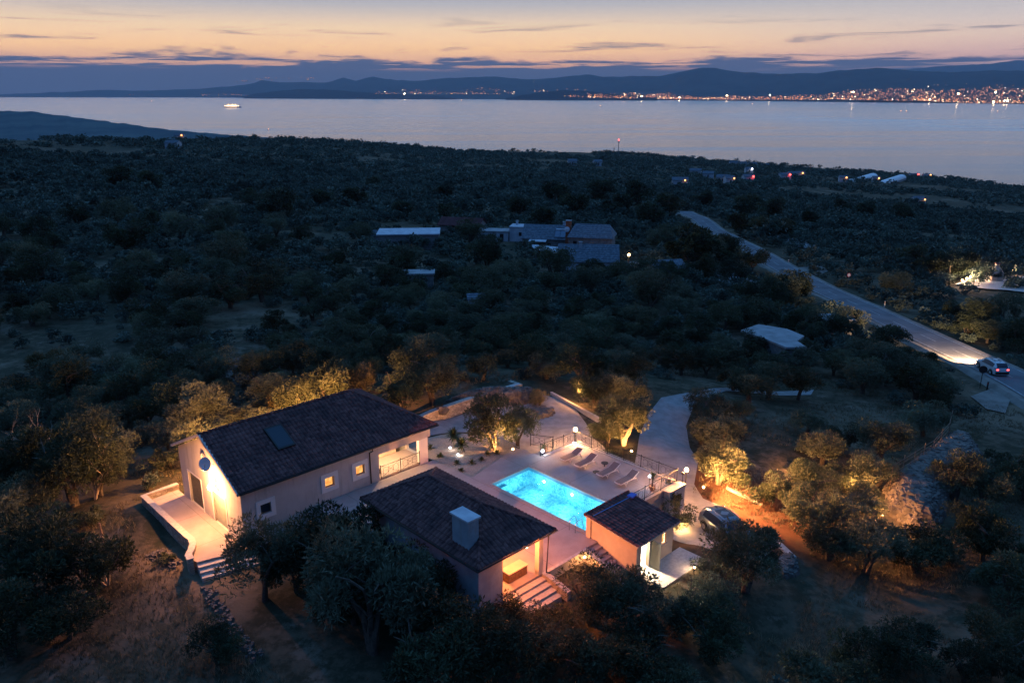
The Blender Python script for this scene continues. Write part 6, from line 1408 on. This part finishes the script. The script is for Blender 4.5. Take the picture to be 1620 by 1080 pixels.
wl_ = thing('garden_wall', 'low garden wall carrying a row of lamps at the far patio', 'garden wall', gp(1530,444), villa=False)
a0, a1 = gp(1518,453), gp(1550,436); a2 = gp(1640,442); o_ = wl_.location; mb = MB(); pathwall(mb, [(p.x-o_.x, p.y-o_.y) for p in (a0, a1)], .2, -1, .9); build('wall', mb, 'plaster_warm', wl_)
for i, (px, py) in enumerate(((1521,450),(1528,447),(1534,444),(1540,441),(1545,438),(1556,432),(1569,430),(1600,434))):
    p = gp(px, py+2); t_ = thing('patio_lamp', 'small glowing lamp in the row along the far patio wall' if i < 5 else 'separate glowing lamp behind the far fireplace', 'lamp', p, 'lamps of the far patio', villa=False)
    build('stem', MB().tube([(0,0,-.2),(0,0,1.1)], .04), 'dark_metal', t_); build('globe', MB().ball((0,0,1.2), .22, 8, 6), 'glow_warm', t_); lamp('light', p+Vector((.4,-.5,1.4)), 520 if i < 5 else 160, (1,.66,.42), .2, t_)
g0 = gp(994,424); t_ = thing('yard_lamp', 'warm yard lamp right of the farmhouses', 'lamp', g0, villa=False); build('pole', MB().tube([(0,0,-.3),(0,0,2.6)], .05), 'dark_metal', t_); build('globe', MB().ball((0,0,2.75), .28, 8, 6), 'glow_warm', t_); lamp('light', g0+Vector((.2,-.5,2.9)), 220, (1,.66,.42), .25, t_)
# roadside signs and posts
sg = gp(1340,458); t_ = thing('road_sign', 'round pale road sign standing beside the road', 'road sign', sg, villa=False); build('pole', MB().tube([(0,0,-.3),(0,0,2.9)], .04), 'steel', t_)
mb = MB(); mb.lathe((0,0,0), [(.02,0),(.42,0),(.42,.03),(.02,.03)], 20); q = Vector((.25,-1,.1)).to_track_quat('Z','Y'); mb.v = [tuple(q@Vector(v)+Vector((0,0,2.9))) for v in mb.v]; pf = build('plate', mb, 'tail_red', t_); mb = MB(); mb.lathe((0,0,0), [(.02,.034),(.32,.034),(.32,.036)], 20); mb.v = [tuple(q@Vector(v)+Vector((0,0,2.9))) for v in mb.v]; build('face', mb, 'white_paint', pf)
sg = gp(1550,614); t_ = thing('road_mirror', 'round traffic mirror on a post beside the lit road', 'traffic mirror', sg, villa=False); build('pole', MB().tube([(0,0,-.3),(0,0,2.2)], .04), 'dark_metal', t_); mb = MB(); mb.lathe((0,0,0), [(.02,0),(.40,.02),(.44,.06),(.44,.0)], 20); q = Vector((-.3,-1,.1)).to_track_quat('Z','Y'); mb.v = [tuple(q@Vector(v)+Vector((0,0,2.3))) for v in mb.v]; build('mirror', mb, 'dark_metal', t_)
for i, (px, py, lb) in enumerate(((1561,618,'dark roadside bollard near the traffic mirror'),(1399,486,'thin marker post on the far verge of the road'),(1247,418,'thin marker post near the far lay-by'))):
    p = gp(px, py); t_ = thing('marker_post', lb, 'post', p, villa=False); build('shaft', MB().box(-.07,.07,-.05,.05,-.2,1.1), 'white_paint' if i else 'dark_metal', t_); build('reflector', MB().box(-.072,.072,-.052,.052,.8,.95), 'tail_red', t_)
p = gp(1478,614); t_ = thing('concrete_block', 'small white concrete block with sloping top beside the road bushes', 'block', p, villa=False); build('block', MB().prism([(-.9,-.5),(.9,-.5),(.9,.5),(-.9,.5)], -.5, [1.7,1.1,1.1,1.7]), 'house_white', t_); build('railing', MB().tube([(-3.5,-.3,-.2),(-3.5,-.3,1.0),(-1.1,-.3,1.0)], .04).tube([(-2.3,-.3,-.2),(-2.3,-.3,1.0)], .04), 'dark_metal', t_)
# car with headlights on the road
i0 = min(range(len(rline)), key=lambda i: abs(proj(rline[i].x, rline[i].y, RZ(rline[i].x, rline[i].y))[0]-1592)); pa, pb = rline[i0], rline[max(i0-2,0)]; dv = (pb-pa).normalized(); nn = Vector((dv.y,-dv.x,0)); pc = pa-nn*1.25
cr2 = make_car('car driving away along the road with its headlights on', (pc.x, pc.y, RZ(pc.x, pc.y)+.02), math.atan2(dv.y, dv.x), 'car_white')
for s in (-.62, .62):
    hp = pc+dv*2.35+nn*s; build('beam_lens', MB().ball((2.16,s,.66), .12, 8, 6), 'glow_hot', cr2)
    lamp('light', Vector((hp.x,hp.y,RZ(pc.x,pc.y)+.85)), 7000, (1,.62,.34), .08, cr2, spot=75, target=(hp.x+dv.x*18, hp.y+dv.y*18, RZ(hp.x+dv.x*18, hp.y+dv.y*18)))
    build('tail_lamp', MB().box(-2.20,-2.15,s-.12,s+.12,.85,.95), 'glow_red', cr2)
# distant lit houses on the plain
def far_house(px, py, glow, lb, L=9, W=6, m_='house_white', power=0, roof='house_roof', red=False):
    p = gp(px, py); glow = 'far_glow' if glow == 'glow_warm' else glow; t_ = cottage('distant_house', lb, 'house', (p.x,p.y,p.z+1.2), L, W, 3.0, 1.6, rs3.uniform(-20,20), m_, roof, wins=(('front',0,.1,1.0,2.0),))
    if glow:
        build('yard_lamp', MB().ball((L*.3,-W*.5-1.0,3.2), (.7 if glow == 'glow_red' else .55)*p.y/600, 8, 6), glow, t_)
    return t_
FH = [(1075,296,'glow_warm','distant house with an orange lit yard among trees, left of the road bend',9),(1143,290,'glow_warm','distant house with a warm lamp near the coast',8),(1153,292,'glow_warm','smaller distant house just right of the warm lamp',6),(1184,274,'glow_cool','distant house with a single cool white lamp',7),(1183,288,'glow_red','distant building with a reddish lamp',8),(1240,284,'glow_red','distant building glowing strongly red',10),
      (1258,281,'glow_warm','long distant house with warm lights right of the red glow',16),(1333,288,'glow_warm','distant house with a bright lamp at the left end of the greenhouses',7),(1385,289,'glow_warm','distant house with a lamp between the two greenhouses',6),(1445,281,'glow_red','distant low building with red light strip',14),(1465,282,'glow_warm','distant low building with orange light strip',10),(1450,327,'glow_warm','lone lit house on the dark plain at the right',6),
      (1100,278,None,'pale distant house near the coast skyline, left',9),(1120,283,None,'pale distant house in the dark plain, beside the lit ones',8),(1160,262,None,'pale house on the coast skyline',10),(1175,263,None,'second pale house on the coast skyline',8),(1190,264,None,'third pale house on the coast skyline',10),(1210,266,None,'fourth pale house on the coast skyline',9),(905,262,None,'tiny pale house on the coastal plain at the centre',8),(945,263,None,'tiny pale house right of the centre one',7),(275,236,None,'pale house on the left ridge',9),(285,222,'glow_warm','lit house at the end of the left ridge',8)]
for px, py, gl_, lb, L in FH: far_house(px, py, gl_, lb, L)
def greenhouse(px0, px1, py, lb):
    a, b = gp(px0, py), gp(px1, py); c = (a+b)/2; L = (b-a).length; d = b-a; t_ = thing('greenhouse', lb, 'greenhouse', (c.x,c.y,c.z+1.5), villa=False, rot=math.atan2(d.y,d.x)); mb = MB()
    prof = [(math.cos(x)*4.5, math.sin(x)*3.2) for x in np.linspace(0, math.pi, 9)]; n = len(prof)
    mb.add([(-L/2, y, z) for y, z in prof]+[(L/2, y, z) for y, z in prof], [(i, i+1, n+i+1, n+i) for i in range(n-1)]+[tuple(range(n)), tuple(range(n, 2*n))]); build('cover', mb, 'ship_white', t_); build('base', MB().box(-L/2,L/2,-4.6,4.6,-2,-.01), 'concrete_flat', t_)
greenhouse(1342,1380,287,'long white greenhouse, left one of the distant pair'); greenhouse(1393,1425,289,'long white greenhouse, right one of the distant pair')
for px, py, hh, lb in ((978,247,24,'tall thin radio mast on the coast skyline, centre'),(971,248,14,'short mast left of the tall centre mast'),(1337,262,22,'mast on the coast skyline at the right')):
    p = gp(px, py); k = p.y/1300; t_ = thing('radio_mast', lb, 'mast', p, villa=False); build('shaft', MB().tube([(0,0,-2),(0,0,hh*k)], [.7*k,.35*k], 6), 'house_stone', t_); build('antenna', MB().box(-.8*k,.8*k,-.8*k,.8*k,hh*k*.86,hh*k*.96), 'house_stone', t_)
    if hh == 24: build('warning_light', MB().ball((0,0,hh*k+1), 1.0*k, 8, 6), 'glow_red', t_)
# ferry and boats
def atsea(px, py): u = px-810; v = py-540; fw = F*cth-v*sth; dn = F*sth+v*cth; tt = (HC-SEA)/dn; return Vector((u*tt, fw*tt, SEA))
p = atsea(368.5, 170.5); S_ = p.y/6300*1.0
fe = thing('ferry', 'lit white passenger ferry crossing the sea on the left', 'ferry', p, villa=False)
mb = MB(); hull = [(-62,-8),(50,-8),(64,0),(50,8),(-62,8)]; mb.prism([(a*S_, b*S_) for a, b in hull], -2, 9*S_); build('hull', mb, 'ship_white', fe)
build('deckhouse', MB().box(-50*S_,36*S_,-7*S_,7*S_,9*S_,15*S_).box(-42*S_,28*S_,-6*S_,6*S_,15*S_,20*S_).box(10*S_,26*S_,-5*S_,5*S_,20*S_,24*S_), 'ship_white', fe); build('funnel', MB().box(-28*S_,-20*S_,-3*S_,3*S_,20*S_,28*S_), 'red_roof', fe)
mb = MB()
for k in range(14): x = (-46+k*6)*S_; mb.box(x, x+3.6*S_, -7.4*S_, -7.1*S_, 10.5*S_, 13.5*S_); mb.box(x+2*S_, x+4*S_, -6.4*S_, -6.1*S_, 16*S_, 18.6*S_)
for x in (-58,-30,0,22,44): mb.ball((x*S_,-2*S_,24*S_ if -45 < x < 30 else 13*S_), 2.2*S_, 6, 5)
build('deck_lights', mb, 'glow_warm', fe)
for px, py, lb in ((240,161.5,'tiny white boat with lights far left on the sea'),(1190,166,'tiny lit boat off the town, left'),(1425,177,'pair boat with white light off the town, left one'),(1434,177,'pair boat with white light off the town, right one'),(950,169,'tiny boat light in the centre of the sea'),(730,160,'small dim boat off the dark island'),(1578,177,'orange lit boat in front of the harbour'),(425,206,'tiny boat light close to the near shore on the left')):
    p = atsea(px, py); k = p.y/5000; t_ = thing('boat', lb, 'boat', p, villa=False); build('hull', MB().prism([(-7*k,-2*k),(5*k,-2*k),(8*k,0),(5*k,2*k),(-7*k,2*k)], -1, 2.0*k), 'ship_white', t_); build('cabin', MB().box(-4*k,2*k,-1.4*k,1.4*k,2*k,4.5*k), 'ship_white', t_); build('light', MB().ball((0,0,5.6*k), 1.5*k, 6, 5), 'city_warm', t_)
# stone heaps -----------------------------------------------------------
def heap(name, label, pxs, h, n, rmin, rmax, seed=1, villa=False, m_='rock'):
    """mound of loose stones inside a photo polygon laid on the terrain"""
    g = random.Random(seed); P = [gp(*p) for p in pxs]; cx_ = sum(p.x for p in P)/len(P); cy_ = sum(p.y for p in P)/len(P)
    def inside(x, y):
        c = False; j = len(P)-1
        for i in range(len(P)):
            if (P[i].y > y) != (P[j].y > y) and x < (P[j].x-P[i].x)*(y-P[i].y)/(P[j].y-P[i].y)+P[i].x: c = not c
            j = i
        return c
    def edge(x, y): return min(_segd(x, y, P[i], P[i-1]) for i in range(len(P)))
    mb = MB(); x0, x1 = min(p.x for p in P), max(p.x for p in P); y0, y1 = min(p.y for p in P), max(p.y for p in P); pts = []; tries = 0
    mx_ = 0
    for _ in range(60): x, y = g.uniform(x0, x1), g.uniform(y0, y1); mx_ = max(mx_, edge(x, y) if inside(x, y) else 0)
    while len(pts) < n and tries < n*12:
        tries += 1; x, y = g.uniform(x0, x1), g.uniform(y0, y1)
        if inside(x, y): pts.append((x, y, min(1, edge(x, y)/(mx_*.8))))
    for x, y, e in pts:
        z = float(hgt(x, y))+h*(e*(2-e))+g.uniform(-.1,.1)*h*.3; r = g.uniform(rmin, rmax)
        a, b, c_ = r*g.uniform(.8,1.5), r*g.uniform(.7,1.2), r*g.uniform(.45,.9); q = g.uniform(0, 6.28); cq, sq_ = math.cos(q), math.sin(q); vs = []
        for sz, k in ((-1,1.0),(1,.7)):
            for sx_, sy_ in ((-1,-1),(1,-1),(1,1),(-1,1)):
                ux, uy = sx_*a*k*g.uniform(.7,1.1), sy_*b*k*g.uniform(.7,1.1); vs.append((x+ux*cq-uy*sq_, y+ux*sq_+uy*cq, z+sz*c_*g.uniform(.7,1.2)))
        mb.hexa(vs)
    # core mound under the stones
    N_ = 18; mb2 = []
    for i in range(N_):
        for j in range(N_):
            x = x0+(x1-x0)*i/(N_-1); y = y0+(y1-y0)*j/(N_-1); e = min(1, edge(x, y)/(mx_*.8)) if inside(x, y) else -.3; mb2.append((x, y, float(hgt(x, y))+(h*(e*(2-e)) if e > 0 else -.5)-.28))
    mb.add(mb2, [(i*N_+j, i*N_+j+1, (i+1)*N_+j+1, (i+1)*N_+j) for i in range(N_-1) for j in range(N_-1)])
    o = build(name, mb, m_, villa=False, recalc=False); setp(o, label, 'stones', kind='stuff'); return o
def _segd(x, y, a, b):
    dx, dy = b.x-a.x, b.y-a.y; t_ = max(0, min(1, ((x-a.x)*dx+(y-a.y)*dy)/(dx*dx+dy*dy+1e-9))); return math.hypot(x-a.x-dx*t_, y-a.y-dy*t_)
heap('stone_heap', 'big heap of rubble stones glowing on one side on the right slope', [(1400,775),(1430,750),(1470,722),(1500,700),(1540,712),(1556,738),(1535,760),(1500,775),(1492,815),(1478,845),(1440,840),(1410,815)], 1.7, 4600, .08, .30, 3)
heap('stone_heap', 'reddish mound of rubble behind the boundary wall', [(700,640),(740,628),(800,622),(835,622),(860,632),(830,640),(760,648)], .9, 2600, .07, .22, 4)
heap('stone_patch', 'flat bluish patch of loose stones left behind the villa', [(345,590),(370,568),(430,562),(455,575),(430,600),(380,612)], .25, 1500, .08, .22, 5)
heap('stone_patch', 'small stone patch below the bluish one', [(325,640),(350,628),(385,632),(370,650)], .2, 250, .1, .22, 6)
heap('stone_row', 'stones scattered down the dark slope under the steps', [(318,930),(340,930),(370,980),(420,1040),(400,1050),(350,1000)], .12, 150, .05, .17, 7)
heap('stone_row', 'pinkish stones at the lower end of the drive', [(1225,890),(1250,880),(1262,905),(1240,915)], .3, 140, .12, .3, 8)
heap('stone_row', 'stones edging the grass to the left of the curved parapet', [(232,880),(260,868),(290,890),(270,905)], .15, 110, .05, .15, 9)
heap('stone_row', 'pale stones at the end of the boundary wall', [(828,655),(850,648),(880,652),(860,664)], .2, 90, .12, .4, 10)
for k, (px, py, r, lb) in enumerate(((803,640,.45,'pale boulder lying on top of the boundary wall, left'),(818,636,.38,'pointed boulder on the end of the boundary wall'),(700,664,.4,'pale boulder just behind the villa eave'))):
    p = gp(px, py); mb = MB(); mb.ball((0,0,0), r, 9, 7); g_ = random.Random(k); mb.v = [(x*(1+g_.uniform(-.2,.2))*1.5, y*(1+g_.uniform(-.2,.2)), z*(1+g_.uniform(-.2,.3))) for x, y, z in mb.v]; o = build('boulder', mb, 'rock', villa=False); o.location = (p.x,p.y,p.z+.9); setp(o, lb, 'boulder')
# rough wooden fence over the heap
fn = [gp(1405,785), gp(1440,762), gp(1470,742), gp(1495,712), gp(1500,690)]; o_ = fn[2]; t_ = thing('wooden_fence', 'rickety pole fence running along the top of the stone heap', 'fence', o_, villa=False); mb_r = []
tops = []
for i in range(len(fn)-1):
    for k in range(2): p = fn[i].lerp(fn[i+1], k/2); tops.append(p-o_)
tops.append(fn[-1]-o_)
mat('dry_wood', (.30,.20,.13), .9, (.2,.13,.09), 5)
for i, p in enumerate(tops): build('post', MB().tube([p+Vector((0,0,-.3)), p+Vector((.05,.05,2.6+.3*(i%2)))], .035, 5), 'dry_wood', t_)
for z in (1.5, 1.9, 2.3, 2.6): build('rail', MB().tube([p+Vector((0,0,z)) for p in tops], .018, 5), 'dry_wood', t_)
# leaning wooden post and bare branches on the left
p = gp(165,860); t_ = thing('wooden_post', 'leaning wooden post in the dry grass left of the terrace', 'post', p, villa=False); build('post', MB().tube([(0,0,-.2),(-.15,.1,1.5)], .08, 6), 'dry_wood', t_)
def bare(px, py, h, lb, seed):
    g = random.Random(seed); p = gp(px, py); t_ = thing('bare_tree', lb, 'bare tree', p, villa=False); mb = MB()
    def grow(a, d, L, r, dep):
        pts = [a]; 
        for k in range(3): d = (d+Vector((g.uniform(-.25,.25), g.uniform(-.25,.25), g.uniform(-.05,.15)))).normalized(); pts.append(pts[-1]+d*L/3)
        mb.tube(pts, [r, r*.85, r*.7, r*.5], 5)
        if dep:
            for _ in range(3): dd = (d+Vector((g.uniform(-.8,.8), g.uniform(-.8,.8), g.uniform(-.1,.6)))).normalized(); grow(pts[g.randint(1,3)], dd, L*.68, r*.5, dep-1)
    for k in range(3): grow(Vector((0,0,-.2)), Vector((g.uniform(-.4,.4), g.uniform(-.4,.4), 1)).normalized(), h*.5, .09, 3)
    build('branches', mb, 'pale_bark', t_)
mat('pale_bark', (.34,.28,.22), .9)
bare(150,790,5.2,'bare pale branches reaching up in front of the left tree',2); bare(60,745,4.8,'thin bare tree at the left edge',5); bare(170,925,4.0,'bare twiggy shrub below the leaning post',8)
# ================================================================== HAZE
m = bpy.data.materials.new('haze'); m.use_nodes = True; t = NT(m.node_tree); MATS['haze'] = m
pv = t.n('ShaderNodeVolumePrincipled', inp={'Color': (.80,.86,1,1), 'Density': 2.7e-5, 'Anisotropy': .2}); ho = t.n('ShaderNodeOutputMaterial'); t.t.links.new(pv.outputs[0], ho.inputs['Volume'])
mb = MB(); mb.box(-32000, 32000, -1000, 33000, SEA-27, 1400); hz_ = build('haze', mb, 'haze', villa=False); hz_['kind'] = 'stuff'; hz_['label'] = 'thin blue evening haze over land and sea'
